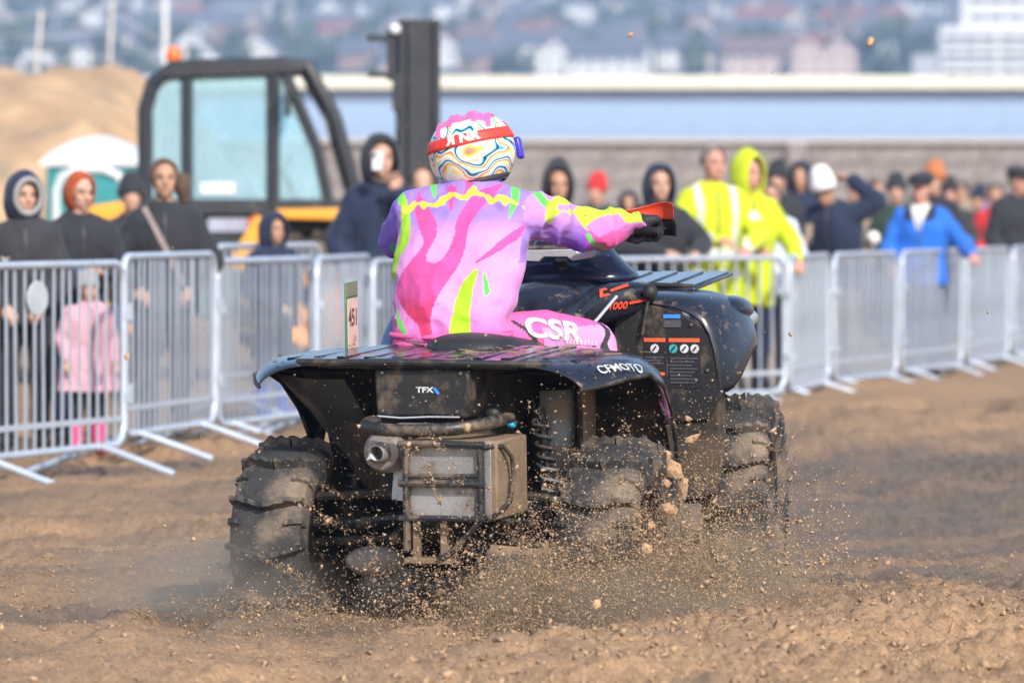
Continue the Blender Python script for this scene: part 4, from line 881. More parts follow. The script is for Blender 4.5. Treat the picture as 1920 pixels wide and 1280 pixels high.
# fenders: lofted along y, section from the deck edge outwards
def fender(name, stations, m, thick=0.008, mir=1):
    mb = MB(); mb.loft([[(mir * x, y, z) for x, z in sec] for y, sec in stations], caps=False, closed=False)
    return mb.build(name, m, quad, smooth=50, solid=thick, offset=0, sub=1)
rear = [(-0.36, [(0.30, .915), (0.40, .912), (0.48, .900), (0.535, .880), (0.575, .855), (0.585, .835)]),
        (-0.30, [(0.30, .928), (0.42, .925), (0.52, .915), (0.58, .895), (0.615, .865), (0.622, .842)]),
        (-0.15, [(0.30, .932), (0.44, .930), (0.55, .925), (0.63, .912), (0.678, .885), (0.688, .862)]),
        (0.00, [(0.30, .934), (0.44, .932), (0.57, .928), (0.655, .915), (0.70, .890), (0.712, .865)]),
        (0.15, [(0.30, .936), (0.44, .934), (0.57, .928), (0.655, .908), (0.700, .865), (0.712, .815)]),
        (0.28, [(0.30, .938), (0.44, .934), (0.56, .920), (0.645, .880), (0.688, .800), (0.700, .710)]),
        (0.36, [(0.30, .930), (0.44, .915), (0.56, .880), (0.635, .800), (0.675, .690), (0.685, .580)]),
        (0.42, [(0.30, .90), (0.44, .870), (0.56, .800), (0.63, .70), (0.662, .590), (0.67, .480)])]
rf_R = fender('rear_fender', rear, P_GLOSS)
rf_L = fender('rear_fender', rear, P_GLOSS, mir=-1)
# arch edge beading
for sx in (-1, 1):
    mb = MB(); mb.tube([(sx * sec[-1][0], y, sec[-1][1]) for y, sec in rear], 0.008, 6); mb.build('fender_lip', P_MATT, quad)
# wheel-arch liners and inner panels behind the tyres
for sx in (-1, 1):
    mb = MB(); rg = []
    for t in np.linspace(0, 1, 9):
        a = R(100 - 120 * t); y = 0.02 + 0.46 * math.cos(a); z = 0.32 + 0.56 * math.sin(a)
        rg.append([(sx * xx, y, z) for xx in (0.18, 0.3, 0.45, 0.56, 0.64)])
    mb.loft(rg, caps=False, closed=False); mb.build('arch_liner', P_MUDDY, quad, smooth=60, solid=0.006)
    mb = MB(); rg = [[(sx * 0.56, -0.27, 0.88), (sx * 0.44, -0.28, 0.86), (sx * 0.3, -0.28, 0.86)], [(sx * 0.50, -0.1, 0.74), (sx * 0.38, -0.2, 0.72), (sx * 0.24, -0.22, 0.72)], [(sx * 0.44, 0.05, 0.58), (sx * 0.33, -0.12, 0.56), (sx * 0.2, -0.15, 0.56)], [(sx * 0.40, 0.1, 0.45), (sx * 0.30, -0.05, 0.43), (sx * 0.18, -0.1, 0.43)]]
    if sx < 0: mb.loft(rg, caps=False, closed=False); mb.build('inner_panel', P_MUDDY, quad, smooth=60, solid=0.006)
# cargo deck with ribs and grab lip
mb = MB(); mb.prism([(-0.385, .908), (-0.37, .932), (-0.1, .940), (0.26, .944), (0.26, .925), (-0.36, .900)], 0, -0.36, 0.36); deck = mb.build('cargo_deck', P_GLOSS, quad, bevel=0.006)
for i in range(7):
    x = -0.30 + i * 0.10; mb = MB(); mb.box((x, -0.06, .9405), (0.036, 0.50, 0.006), (R(0.9), 0, 0)); mb.build('rib', P_GLOSS, deck, bevel=0.004)
for sx in (-1, 1):
    for k in range(2):
        mb = MB(); mb.box((sx * (0.42 + 0.1 * k), -0.03, .932 - 0.006 * k), (0.03, 0.40, 0.008), (R(0.5), sx * R(4), 0)); mb.build('rib', P_GLOSS, deck, bevel=0.004)
mb = MB(); mb.tube([(-0.46, -0.30, .918), (-0.40, -0.375, .922), (-0.2, -0.40, .925), (0.0, -0.41, .928), (0.2, -0.40, .925), (0.40, -0.375, .922), (0.46, -0.30, .918)], 0.013, 8); mb.build('grab_rail', P_MATT, deck)
rg = [[(x, -0.30 - 0.10 * math.sin(t), .914 + 0.024 * math.cos(t)) for t in np.linspace(0.0, 2.4, 7)] for x in np.linspace(-0.19, 0.17, 9)]
mb = MB(); mb.loft(rg, caps=False, closed=False); mb.build('tail_cowl', P_GLOSS, quad, smooth=60, solid=0.012)
# straw and clumps of mud on the deck
rng = np.random.default_rng(3); mb = MB()
for i in range(34):
    x = rng.normal(0.25, 0.2); y = rng.uniform(-0.36, 0.2); l = rng.uniform(0.02, 0.07); a = rng.uniform(-0.5, 0.5) + (0.3 if rng.random() < .5 else 2.8)
    mb.box((x, y, .950 + 0.004 * rng.random()), (l, 0.004, 0.003), (0, rng.uniform(-.15, .15), a))
o_ = mb.build('straw', mat('dry_straw', (0.30, 0.21, 0.12), rough=0.9), deck, smooth=0); o_['kind'] = 'stuff'
# seat
rg = []
for (y, hw, z, zb) in ((0.02, 0.10, .95, .90), (0.08, 0.15, 1.00, .90), (0.25, 0.16, 0.985, .88), (0.45, 0.155, 0.955, .86), (0.65, 0.14, 0.96, .86), (0.80, 0.11, 1.02, .88)):
    rg.append([(-hw, y, zb), (-hw * 1.05, y, (z + zb) / 2), (-hw * 0.9, y, z - 0.015), (-hw * 0.5, y, z), (0, y, z + 0.004), (hw * 0.5, y, z), (hw * 0.9, y, z - 0.015), (hw * 1.05, y, (z + zb) / 2), (hw, y, zb)])
mb = MB(); mb.loft(rg); mb.build('seat', mat('seat_vinyl', (0.02, 0.02, 0.022), rough=0.5, bump=0.2, bscale=120), quad, smooth=60, sub=1)
# body tub under the seat, footwells
mb = MB(); mb.prism([(0.2, .50), (0.9, .42), (1.15, .5), (1.2, .95), (0.85, .93), (0.2, .90)], 0, -0.17, 0.17); mb.build('engine_shroud', P_MUDDY, quad, bevel=0.02)
for sx in (-1, 1):
    mb = MB(); mb.prism([(0.42, .38), (1.05, .36), (1.15, .55), (1.13, .57), (1.03, .39), (0.42, .41)], 0, min(sx * .17, sx * .62), max(sx * .17, sx * .62)); mb.build('footwell', P_MUDDY, quad, bevel=0.006)
# tank console with side panels
rg = []
for (y, hw, z, zb) in ((0.72, 0.13, 1.00, .90), (0.80, 0.15, 1.075, .92), (0.92, 0.16, 1.125, .95), (1.05, 0.20, 1.130, .98), (1.18, 0.26, 1.115, 1.0), (1.26, 0.26, 1.10, 1.0)):
    rg.append([(-hw, y, zb), (-hw * 1.04, y, zb + (z - zb) * .55), (-hw * .93, y, z - 0.03), (-hw * .6, y, z - .004), (0, y, z + .012), (hw * .6, y, z - .004), (hw * .93, y, z - 0.03), (hw * 1.04, y, zb + (z - zb) * .55), (hw, y, zb)])
mb = MB(); mb.loft(rg); tank = mb.build('tank_cover', P_GLOSS, quad, smooth=60, sub=1)
for sx in (-1, 1):
    rg = []
    for (x, y, z0, z1) in ((.150, .76, .900, .965), (.160, .86, .925, 1.045), (.170, .94, .950, 1.092), (.215, 1.02, .970, 1.108), (.285, 1.09, .990, 1.114), (.345, 1.15, 1.00, 1.106)):
        rg.append([(sx * (x - .03), y + .04, z1 + .012), (sx * x, y, z1), (sx * (x + .012), y - .008, z1 - .02), (sx * (x + .014), y - .010, (z0 + z1) / 2), (sx * (x + .008), y, z0 + .015), (sx * (x - .02), y + .03, z0)])
    mb = MB(); mb.loft(rg, caps=False, closed=False); sp = mb.build('side_panel', P_GLOSS, quad, smooth=60, solid=0.01, sub=1)
    if sx > 0: sp_R = sp
    mb = MB(); mb.tube([(sx * .20, .70, .93), (sx * .24, .82, 1.0), (sx * .27, .95, 1.075)], 0.006, 6); mb.build('trim_strip', P_SIL, quad)
mb = MB(); mb.loft([[(-.47, .42, .88), (-.40, .40, .88), (-.40, .46, .88), (-.47, .48, .88)], [(-.475, .52, .98), (-.42, .50, .98), (-.42, .55, .98), (-.475, .57, .98)], [(-.44, .60, 1.06), (-.40, .585, 1.06), (-.40, .62, 1.06), (-.44, .63, 1.06)]]); mb.build('left_side_panel', mat('sky_tinted_plastic', (0.16, 0.24, 0.42), rough=0.3), quad, sub=2, smooth=180)  # curved side panel; the sky's reflection is painted into its blue base colour
E_ = Vector
UD = (.13, .11, .006)
me = text_mesh('1000', 0.036, 0.25, 0.0010, 1.1); decal('lettering', me, P_RED, quad, (.238, 1.03, 1.035), UD, (0, .05, 1), sp_R.data, 0.009, .12)
mb = MB(); mb.add([(-.001, -.004, 0), (.075, .004, 0), (.075, .012, 0), (-.001, .006, 0)], [(0, 1, 2, 3)]); me = mb.mesh('red_stripe'); decal('red_stripe', me, P_RED, quad, (.278, 1.06, 1.044), UD, (0, .05, 1), sp_R.data, 0.009, .12)
me = bpy.data.meshes.new('emblem'); me.from_pydata([(0, 0, 0), (.050, .008, 0), (.040, .014, 0), (.015, .011, 0), (.019, .024, 0), (.040, .027, 0), (.034, .034, 0), (.007, .030, 0), (.050, .026, 0), (.13, .044, 0), (.13, .034, 0), (.053, .018, 0)], [], [(0, 1, 2, 3), (0, 3, 4, 7), (4, 5, 6, 7), (11, 10, 9, 8)])
decal('emblem', me, P_RED, quad, (.182, .98, 1.068), UD, (0, .05, 1), sp_R.data, 0.009, .12)
# steering stem, dash pod, bars
mb = MB(); rg = []
for (z, y0, y1, hw) in ((1.10, 1.08, 1.42, .27), (1.14, 1.10, 1.40, .25), (1.20, 1.14, 1.36, .17), (1.27, 1.17, 1.33, .13), (1.31, 1.19, 1.30, .12)):
    rg.append([(-hw, y0 + .03, z), (-hw * .7, y0, z), (hw * .7, y0, z), (hw, y0 + .03, z), (hw, y1 - .04, z), (hw * .5, y1, z), (-hw * .5, y1, z), (-hw, y1 - .04, z)])
mb.loft(rg); mb.build('dash_pod', mat('navy_plastic', (0.010, 0.016, 0.045), rough=0.28, dirt=(MUD, 0.12, 14)), quad, sub=1, smooth=50)
mb = MB(); mb.prism([(-.16, 1.215), (-.14, 1.235), (.085, 1.240), (.095, 1.222), (.13, 1.235), (.165, 1.30), (.18, 1.295), (.145, 1.21), (.07, 1.196), (.05, 1.212), (-.04, 1.212), (-.06, 1.194), (-.16, 1.20)], 1, 1.04, 1.075); mb.build('bar_clamp_plate', P_SIL, quad, bevel=0.003)
mb = MB(); mb.tube([(0, 1.25, .95), (0, 1.12, 1.2)], 0.025); mb.build('steering_stem', P_STEEL, quad)
hb = MB(); hb.tube([(-.42, 1.03, 1.305), (-.24, 1.06, 1.31), (-.12, 1.10, 1.24), (.12, 1.10, 1.24), (.24, 1.06, 1.31), (.42, 1.03, 1.305)], 0.012, 10); bars = hb.build('handlebar', P_STEEL, quad)
for sx in (-1, 1):
    mb = MB(); mb.lathe([(0.016, 0), (0.018, .02), (0.0165, .12), (0.02, .135)], (sx * .28, 1.052, 1.308), (sx, -.17, -.02), 12); mb.build('grip', P_MATT, bars)
    mb = MB(); mb.tube([(sx * .27, 1.07, 1.31), (sx * .30, 1.15, 1.315), (sx * .40, 1.13, 1.312)], [.006, .006, .004], 6); mb.build('brake_lever', P_STEEL, bars)
    g = MB(); rg = []
    for (x, y, zc, hh_) in ((.245, 1.10, 1.372, .008), (.28, 1.13, 1.372, .012), (.32, 1.15, 1.374, .022), (.37, 1.15, 1.380, .030), (.42, 1.12, 1.382, .030), (.45, 1.07, 1.378, .026)):
        rg.append([(sx * x, y, zc + hh_), (sx * x, y + .012, zc + hh_ * .6), (sx * x, y + .016, zc - hh_ * .2), (sx * x, y + .01, zc - hh_ - .01)])
    g.loft(rg, caps=False, closed=False); g.build('hand_guard', P_RED, quad, solid=0.006, sub=1, smooth=60)
    rg = [[(sx * x, y, 1.372 - hh_ * .9), (sx * x, y + .006, 1.33), (sx * x, y, 1.285)] for (x, y, hh_) in ((.33, 1.165, .02), (.38, 1.165, .03), (.43, 1.13, .03), (.457, 1.08, .028))]
    g = MB(); g.loft(rg, caps=False, closed=False); g.build('guard_skirt', P_MATT, quad, solid=0.006, smooth=60)
    # front fender: outer shell and flat rear splash panel
    fr = [(1.10, [(.24, 1.045), (.36, 1.04), (.46, 1.02), (.545, .975), (.588, .88), (.598, .72)]), (1.13, [(.22, 1.07), (.36, 1.07), (.47, 1.06), (.565, 1.025), (.612, .92), (.622, .70)]), (1.25, [(.20, 1.078), (.36, 1.078), (.48, 1.07), (.58, 1.04), (.632, .95), (.642, .74)]),
          (1.40, [(.18, 1.078), (.36, 1.078), (.48, 1.07), (.58, 1.045), (.632, .97), (.642, .86)]), (1.52, [(.18, 1.073), (.36, 1.072), (.47, 1.06), (.56, 1.03), (.612, .96), (.622, .87)]), (1.64, [(.18, 1.05), (.34, 1.045), (.45, 1.03), (.52, .99), (.562, .92), (.572, .84)]), (1.78, [(.16, .99), (.32, .97), (.40, .945), (.45, .90), (.48, .85), (.49, .79)])]
    f_ = fender('front_fender', fr, P_GLOSS, mir=sx)
    mb = MB(); poly = [(.19, .60), (.56, .62), (.615, .72), (.60, .86), (.55, .955), (.46, 1.005), (.36, 1.035), (.21, 1.045)]
    mb.prism([(sx * a, b_) for a, b_ in poly], 1, 1.105, 1.122); splash = mb.build('splash_panel', P_MATT, quad, bevel=0.004)
    mb = MB(); mb.prism([(1.12, .45), (1.2, .42), (1.2, .72), (1.12, .74)], 0, min(sx * .2, sx * .6), max(sx * .2, sx * .6)); mb.build('mud_flap', P_MUDDY, quad, bevel=0.01)
    # headlight pod at the outer front corner
    mb = MB(); mb.ellip((sx * .532, 1.50, .990), (.078, .20, .058), (R(-6), 0, sx * R(12)), 20, 12); hl = mb.build('headlight', P_GLOSS, quad, smooth=180)
    mb = MB(); mb.ellip((sx * .588, 1.50, .962), (.028, .10, .034), None, 14, 10); mb.build('lens', mat('lamp_lens', (0.30, 0.33, 0.36), rough=0.08, coat=0.5), hl, smooth=180)
# labels on the right splash panel (faces backwards)
def flat(name, m, x0, x1, z0, z1, y=1.1035, par=quad):
    mb = MB(); mb.box(((x0 + x1) / 2, y, (z0 + z1) / 2), (x1 - x0, 0.002, z1 - z0)); return mb.build(name, m, par, smooth=0)
P_LAB = mat('label_black', (0.02, 0.021, 0.026), rough=0.4); P_LAB2 = mat('label_grey', (0.07, 0.072, 0.08), rough=0.5); P_ORA = mat('label_orange', (0.70, 0.13, 0.04), rough=0.45)
ly0 = 1.1032
lab = flat('warning_label', P_LAB, .318, .405, .735, .918, ly0); lab2 = flat('warning_label', P_LAB, .413, .535, .735, .918, ly0)
flat('header', P_ORA, .320, .403, .902, .916, ly0 - .002, lab); flat('header', P_ORA, .415, .533, .902, .916, ly0 - .002, lab2); flat('stripe', P_ORA, .320, .398, .780, .792, ly0 - .002, lab)
for k, z in enumerate((.843, .832, .821, .76, .75)): flat('text_line', P_LAB2, .325, .395 - .01 * (k % 2), z, z + .006, ly0 - .002, lab)
for k in range(8): z = .84 - k * .0125; flat('text_line', P_LAB2, .420, .525 - .012 * (k % 3), z, z + .006, ly0 - .002, lab2)
for (x, m_, p_) in ((.361, P_WHITE, lab), (.432, mat('label_teal', (0.05, 0.40, 0.42), rough=0.5), lab2), (.474, P_WHITE, lab2), (.514, P_WHITE, lab2)):
    mb = MB(); mb.lathe([(0.016, 0), (0.016, .003)], (x, ly0 - .001, .878), (0, -1, 0), 18); pc = mb.build('pictogram', m_, p_)
    mb = MB(); mb.box((x, ly0 - .0052, .878), (.006, .002, .022), (0, R(40), 0)); mb.build('stroke', P_LAB, p_)
flat('blue_strip', P_BLUE, .395, .460, 0.988, 1.002, 1.1025); flat('tag_plate', P_LAB2, .395, .462, .955, .982, 1.1025)
# gear knob
mb = MB(); mb.ellip((.352, 1.085, 1.083), (.028, .028, .030), None, 18, 12); mb.tube([(.345, 1.085, 1.06), (.325, 1.07, .93)], 0.007); mb.build('gear_lever', P_MATT, quad, smooth=60)
# front rack and front centre body
mb = MB(); mb.prism([(1.34, 1.072), (1.80, 1.104), (1.80, 1.118), (1.34, 1.087)], 0, -.44, .44); rk = mb.build('front_rack', P_WET, quad, bevel=0.006)
for i in range(9):
    x = -.40 + i * .10; mb = MB(); mb.box((x, 1.57, 1.105), (.06, .42, .007), (R(3.9), 0, 0)); mb.build('rib', P_WET, rk, bevel=0.003)
mb = MB(); mb.tube([(-.43, 1.35, 1.09), (-.3, 1.335, 1.095), (.3, 1.335, 1.095), (.43, 1.35, 1.09)], .009, 8); mb.build('rack_rail', P_MATT, rk)
mb = MB(); mb.prism([(1.2, .55), (1.95, .55), (2.02, .8), (1.9, 1.01), (1.2, 1.08)], 0, -.2, .2); mb.build('nose', P_MATT, quad, bevel=0.02)
mb = MB(); mb.tube([(-.25, 1.95, .5), (-.28, 2.08, .62), (-.22, 2.06, .9), (.22, 2.06, .9), (.28, 2.08, .62), (.25, 1.95, .5)], .018, 8); mb.build('front_bumper', P_STEEL, quad)
# rear: tail box, bumper loop, muffler, carrier box
mb = MB(); mb.prism([(-.145, .735), (-.152, .905), (.195, .905), (.20, .86), (.180, .74), (.165, .735), (.06, .742), (0, .738)], 1, -.385, -.12); tb_ = mb.build('tail_box', P_MATT, quad, bevel=0.012)
mb = MB(); mb.tube([(-.14, -.388, .742), (-.05, -.390, .737), (.05, -.390, .742), (.16, -.388, .742)], .003, 5); mb.build('tail_box_edge', P_SIL, quad)
me = text_mesh('TFX', 0.026, 0.0, 0.0010, 1.35); decal('lettering', me, P_WHITE, quad, (.035, -.3872, .833), (1, 0, 0), (0, 0, 1))
mb = MB(); mb.box((.078, -.3885, .830), (.010, .002, .026), (0, R(-40), 0)); mb.build('blue_slash', P_BLUE, quad)
mb = MB(); mb.box((.02, -.40, .708), (.16, .03, .025)); mb.build('tail_lamp', P_GREY, quad, bevel=0.004)
mb = MB(); mb.tube([(.30, -.20, .735), (.27, -.42, .722), (.18, -.50, .708), (0.0, -.515, .703), (-.12, -.505, .707), (-.165, -.46, .713), (-.165, -.41, .722), (-.13, -.37, .728)], .0235, 12); mb.build('rear_bumper', P_STEEL, quad, smooth=60, sub=1)
ex = E_((-.110, -.43, .622))
mb = MB(); mb.lathe([(.070, .50), (.076, .40), (.076, .06), (.072, .02), (.060, .0), (.038, -.004), (.034, -.045), (.026, -.055), (.024, -.05), (.022, .03)], ex, (0, 1, 0), 28); mu = mb.build('muffler', mat('brown_steel', (0.34, 0.30, 0.285), rough=0.4, metal=0.3, dirt=((0.2, 0.15, 0.1), 0.3, 14)), quad, smooth=40)
mb = MB(); mb.prism([(-.142, .597), (-.125, .624), (-.104, .598), (-.122, .604)], 1, -.500, -.478); mb.build('spark_arrester', P_SIL, mu, bevel=0.003)
mb = MB(); mb.box((-.055, -.36, .51), (.085, .006, .12), (0, R(6), 0)); mb.build('white_tag', P_WHITE, quad, bevel=0.003)
BX0, BX1, BZ0, BZ1, BY0, BY1 = .010, .335, .405, .672, -.50, -.20
mb = MB(); mb.box(((BX0 + BX1) / 2, (BY0 + BY1) / 2, (BZ0 + BZ1) / 2), (BX1 - BX0, BY1 - BY0, BZ1 - BZ0)); bx_ = mb.build('carrier_box', P_TAN, quad, bevel=0.008)
mb = MB(); mb.box(((BX0 + BX1) / 2 - .01, BY0 - .004, (BZ0 + BZ1) / 2), (BX1 - BX0 - .02, .005, BZ1 - BZ0 - .01)); mb.build('face_plate', P_ALU, bx_, bevel=0.002)
for z in (BZ1 - .012, (BZ0 + BZ1) / 2 - .012, BZ0 + .004):
    mb = MB(); mb.tube([(BX0 - .02, BY0 - .028, z), (.15, BY0 - .034, z + .003), (BX1 - .035, BY0 - .028, z)], .0125 if z > BZ0 + .1 else .010, 8); mb.build('frame_tube', P_STEEL, quad)
z = (BZ0 + BZ1) / 2 + .015
mb = MB(); mb.tube([(BX0 - .005, BY0 - .022, z), (.15, BY0 - .024, z - .002), (BX1 - .06, BY0 - .022, z + .002)], .008, 8); mb.build('frame_tube', P_STEEL, quad)
for x, z0 in ((BX0 + .004, .30), (BX1 - .052, .40)):
    mb = MB(); mb.tube([(x, BY0 - .020, BZ1), (x, BY0 - .020, z0)], .014, 8); mb.build('frame_upright', P_STEEL, quad)
mb = MB(); mb.tube([(BX1 - .04, BY0 - .02, BZ1 - .02), (BX1 + .012, BY0 + .03, BZ1 - .02), (BX1 + .024, BY0 + .08, BZ1 - .06), (BX1 + .022, BY0 + .10, .55), (BX1 + .018, BY0 + .07, .46), (BX1 - .01, BY0 - .01, .42)], .008, 8); mb.build('cable', P_MATT, quad, smooth=60)
mb = MB(); mb.tube([(BX1 - .05, BY0 - .02, .41), (.18, BY0 - .02, .30), (.12, BY0 - .01, .265)], .010, 8); mb.build('brace', P_STEEL, quad)
for x in (.03, .13): mb = MB(); mb.box((x, BY0 + .03, .33), (.022, .03, .15)); mb.build('hanger', P_TAN, quad, bevel=0.003)
mb = MB(); mb.box((.08, BY0 + .02, .262), (.17, .06, .02)); mb.build('tow_plate', P_TAN, quad, bevel=0.004)
# suspension, axle, diff, skid, shocks, inner grey panel
mb = MB(); mb.tube([(-.60, 0, .315), (-.15, 0, .36), (.15, 0, .36), (.60, 0, .315)], .025, 10); mb.build('rear_axle', P_STEEL, quad)
mb = MB(); mb.ellip((0, 0, .37), (.16, .14, .12)); mb.build('differential', P_MUDDY, quad)
for sx in (-1, 1):
    for (y, z) in ((-.12, .30), (.12, .30), (-.10, .46), (.10, .46)): mb = MB(); mb.tube([(sx * .14, y, z), (sx * .50, y * .5, z - .03)], .016, 8); mb.build('control_arm', P_MUDDY, quad)
    mb = MB(); rg = [(sx * (.318 + .022 * math.cos(t) + .05 * (t / 44)), -.02 + .022 * math.sin(t) * 1.0 - .03 * t / 44, .72 - .26 * t / 44) for t in np.linspace(0, 44, 150)]
    sh = MB(); sh.tube([(sx * .318, -.02, .75), (sx * .37, -.05, .42)], .016, 10); sk = sh.build('shock_absorber', P_MATT, quad)
    mb.tube([((sx * (.318 + .05 * (t / 44)) + .029 * math.cos(t)), -.02 + .029 * math.sin(t) - .03 * t / 44, .72 - .26 * t / 44) for t in np.linspace(0, 44, 170)], .006, 6); mb.build('spring', P_GREY if sx > 0 else P_MATT, sk, smooth=180)
    mb = MB(); mb.tube([(sx * .12, 1.46, .36), (sx * .58, 1.46, .335)], .022, 8); mb.build('front_axle', P_STEEL, quad)
    for y in (1.38, 1.54): mb = MB(); mb.tube([(sx * .14, y, .32), (sx * .50, 1.46, .29)], .016, 8); mb.build('control_arm', P_MUDDY, quad)
rg = [[(.29, .06, z), (.345 + .02 * math.sin((z - .5) * 9), .10, z), (.385, .16, z)] for z in np.linspace(.46, .80, 7)]
mb = MB(); mb.loft(rg, caps=False, closed=False); mb.build('grey_side_liner', P_GREY, quad, smooth=60, solid=0.006)
rg = [[(.385, .16, z), (.415 + .012 * math.sin((z - .5) * 9), .12, z), (.445, .20, z)] for z in np.linspace(.42, .80, 7)]
mb = MB(); mb.loft(rg, caps=False, closed=False); mb.build('mud_liner', P_TAN, quad, smooth=60, solid=0.006)
mb = MB(); mb.ellip((.265, -.16, .70), (.018, .018, .014)); mb.build('blue_cap', mat('cap_blue', (0.02, 0.35, 0.55), rough=0.3), quad, smooth=180)
mb = MB(); mb.ellip((.22, -.22, .745), (.034, .03, .03)); mb.build('tow_knob', P_MATT, quad, smooth=180)
mb = MB(); mb.prism([(.15, .26), (1.6, .26), (1.7, .34), (1.6, .30), (.15, .30)], 0, -.16, .16); mb.build('skid_plate', P_MUDDY, quad)
mb = MB(); mb.ellip((-.26, -.12, .215), (.11, .06, .055), (0, 0, .1)); mb.build('axle_guard', mat('scuffed_guard', (0.28, 0.24, 0.21), rough=0.7, dirt=(MUD, .4, 8)), quad, smooth=180)
mb = MB(); mb.tube([(-.16, -.2, .30), (-.16, .3, .45), (-.16, 1.2, .5), (-.16, 1.8, .5)], .02, 8); mb.tube([(.16, -.2, .30), (.16, .3, .45), (.16, 1.2, .5), (.16, 1.8, .5)], .02, 8); mb.tube([(-.16, -.25, .75), (-.16, .3, .8)], .02, 8); mb.tube([(.16, -.25, .75), (.16, .3, .8)], .02, 8); mb.build('chassis_frame', P_STEEL, quad)
mb = MB(); mb.prism([(-.22, .45), (.2, .45), (.25, .9), (-.22, .9)], 0, -.2, .2); mb.build('rear_bulkhead', P_MUDDY, quad)
# fender lettering, pressed onto the fender skin
me = text_mesh('CFMOTO', 0.056, 0.1, 0.0006, 0.98)
decal('lettering', me, P_WHITE, quad, (.652, -.15, .885), (.42, .90, .02), (-.75, .15, .62), rf_R.data, 0.009)
# number board on the left of the deck
nb = empty('number_board', (-.445, .10, .915)); nb.parent = quad; nb.rotation_euler = (0, 0, R(7))
mb = MB(); mb.box((.002, .075, .12), (.006, .165, .265)); mb.build('board', mat('board_green', (0.08, 0.20, 0.09), rough=0.5), nb, bevel=0.002)
mb = MB(); mb.box((.0062, .078, .10), (.003, .135, .19)); mb.build('number_field', mat('board_pale', (0.72, 0.52, 0.46), rough=0.6, dirt=((0.35, 0.22, 0.18), 0.3, 14)), nb)
mb = MB(); mb.box((.0062, .075, .226), (.003, .15, .045)); mb.build('header', mat('board_olive', (0.20, 0.21, 0.15), rough=0.6), nb)
mb = MB(); mb.box((.0, .075, -.018), (.03, .12, .03)); mb.build('bracket', P_MATT, nb)
me = text_mesh('451', .085, 0, .002, 1.0); decal('lettering', me, mat('board_dark', (0.12, 0.06, 0.05), rough=0.6), nb, (.0078, .078, .125), (0, 1, 0), (0, 0, 1), None, .0008)

bolt_me = None
for (x, y, z) in [(-.55, -.30, .915), (-.45, .18, .945), (.45, .18, .945), (.57, -.20, .93), (-.57, -.20, .93), (-.12, -.388, .89), (.165, -.388, .89), (-.12, -.388, .76), (.15, -.388, .76), (.03, -.506, .655), (.31, -.506, .655), (.03, -.506, .42), (.30, -.506, .42), (.25, 1.102, 1.0), (.56, 1.102, .80), (.57, 1.102, .70), (.24, 1.102, .66), (.40, 1.102, .64), (.28, 1.102, .80), (.50, 1.102, .965)]:
    if bolt_me is None:
        mb = MB(); mb.lathe([(.0075, 0), (.0075, .003), (.004, .0055), (0, .0055)], axis=(0, -1, 0), seg=10); ob = mb.build('bolt', P_STEEL, quad); bolt_me = ob.data
    else: ob = link('bolt', bolt_me, None, quad)
    ob.location = (x, y, z)
    if abs(y) < .35 and z > .9: ob.rotation_euler = (R(-90), 0, 0)
# ------------------------------------------------------------------ rider
rider = empty('person', QL, QR, 'rider in pink and purple flame jersey and bright helmet riding the quad bike', 'person')
S_R, S_L = Vector((.055, .56, 1.395)), Vector((-.345, .56, 1.395))
E_R, W_R = Vector((.21, .80, 1.335)), Vector((.325, 1.015, 1.335))
E_L, W_L = Vector((-.475, .66, 1.285)), Vector((-.40, .98, 1.32))
SEC = [(-.150, .36, .955, .205, .150), (-.152, .37, .995, .205, .155), (-.142, .40, 1.08, .222, .150), (-.138, .45, 1.20, .238, .150), (-.140, .50, 1.30, .238, .150), (-.144, .53, 1.375, .225, .135), (-.147, .56, 1.43, .165, .110), (-.150, .60, 1.475, .112, .100), (-.154, .62, 1.515, .098, .095), (-.156, .63, 1.535, .09, .09)]
# body inside the kit
mb = MB(); mb.loft(torso_rings([(a, b_, c, d * .82, e * .8) for a, b_, c, d, e in SEC], 16))
mb.chain([S_R, E_R, W_R], [.05, .042, .03]); mb.chain([S_L, E_L, W_L], [.05, .042, .03]); mb.ellip((-.17, .66, 1.62), (.075, .095, .12)); mb.chain([(-.15, .6, 1.45), (-.165, .64, 1.56)], [.06, .06])
K_R, K_L = Vector((.238, .81, .915)), Vector((-.36, .88, .93)); A_R, A_L = Vector((.34, .74, .47)), Vector((-.42, .76, .47))
for h_, k_, a_ in ((Vector((-.05, .40, .95)), K_R, A_R), (Vector((-.25, .40, .95)), K_L, A_L)): mb.chain([h_, k_, a_], [.085, .06, .042])
link('body', remesh(mb, .013, 2, 'body'), SKIN[0], rider)
# jersey
jb = MB(); jb.loft(torso_rings(SEC, 30))
jb.chain([S_R + Vector((-.05, -.005, -.015)), S_R + Vector((.02, .03, -.01)), E_R + Vector((0, 0, -.012)), W_R - Vector((.006, .02, 0))], [.105, .092, .068, .048], 16)
jb.chain([S_L + Vector((.05, -.005, -.015)), S_L, E_L, W_L], [.100, .088, .064, .045], 16)
for sx, s_ in ((1, S_R), (-1, S_L)): jb.capsule((-.15 + sx * .05, .585, 1.44), s_ + Vector((-sx * .02, 0, .005)), .075, .082, 14)
me = remesh(jb, .0052, 5, 'jersey')
c = coords(me); n = normals(me)
arm = smooth01(.07, .13, c[:, 0]) * smooth01(1.22, 1.27, c[:, 2])
hemz = smooth01(1.15, .97, c[:, 2])
fold = fbm(c[:, 0] * 7, c[:, 1] * 7, c[:, 2] * 5, o=3, seed=301)
ridge = 1 - 2 * np.abs(fbm(c[:, 0] * 5 + c[:, 2] * 6, c[:, 1] * 5, c[:, 2] * 9 - c[:, 0] * 5, o=2, seed=311))
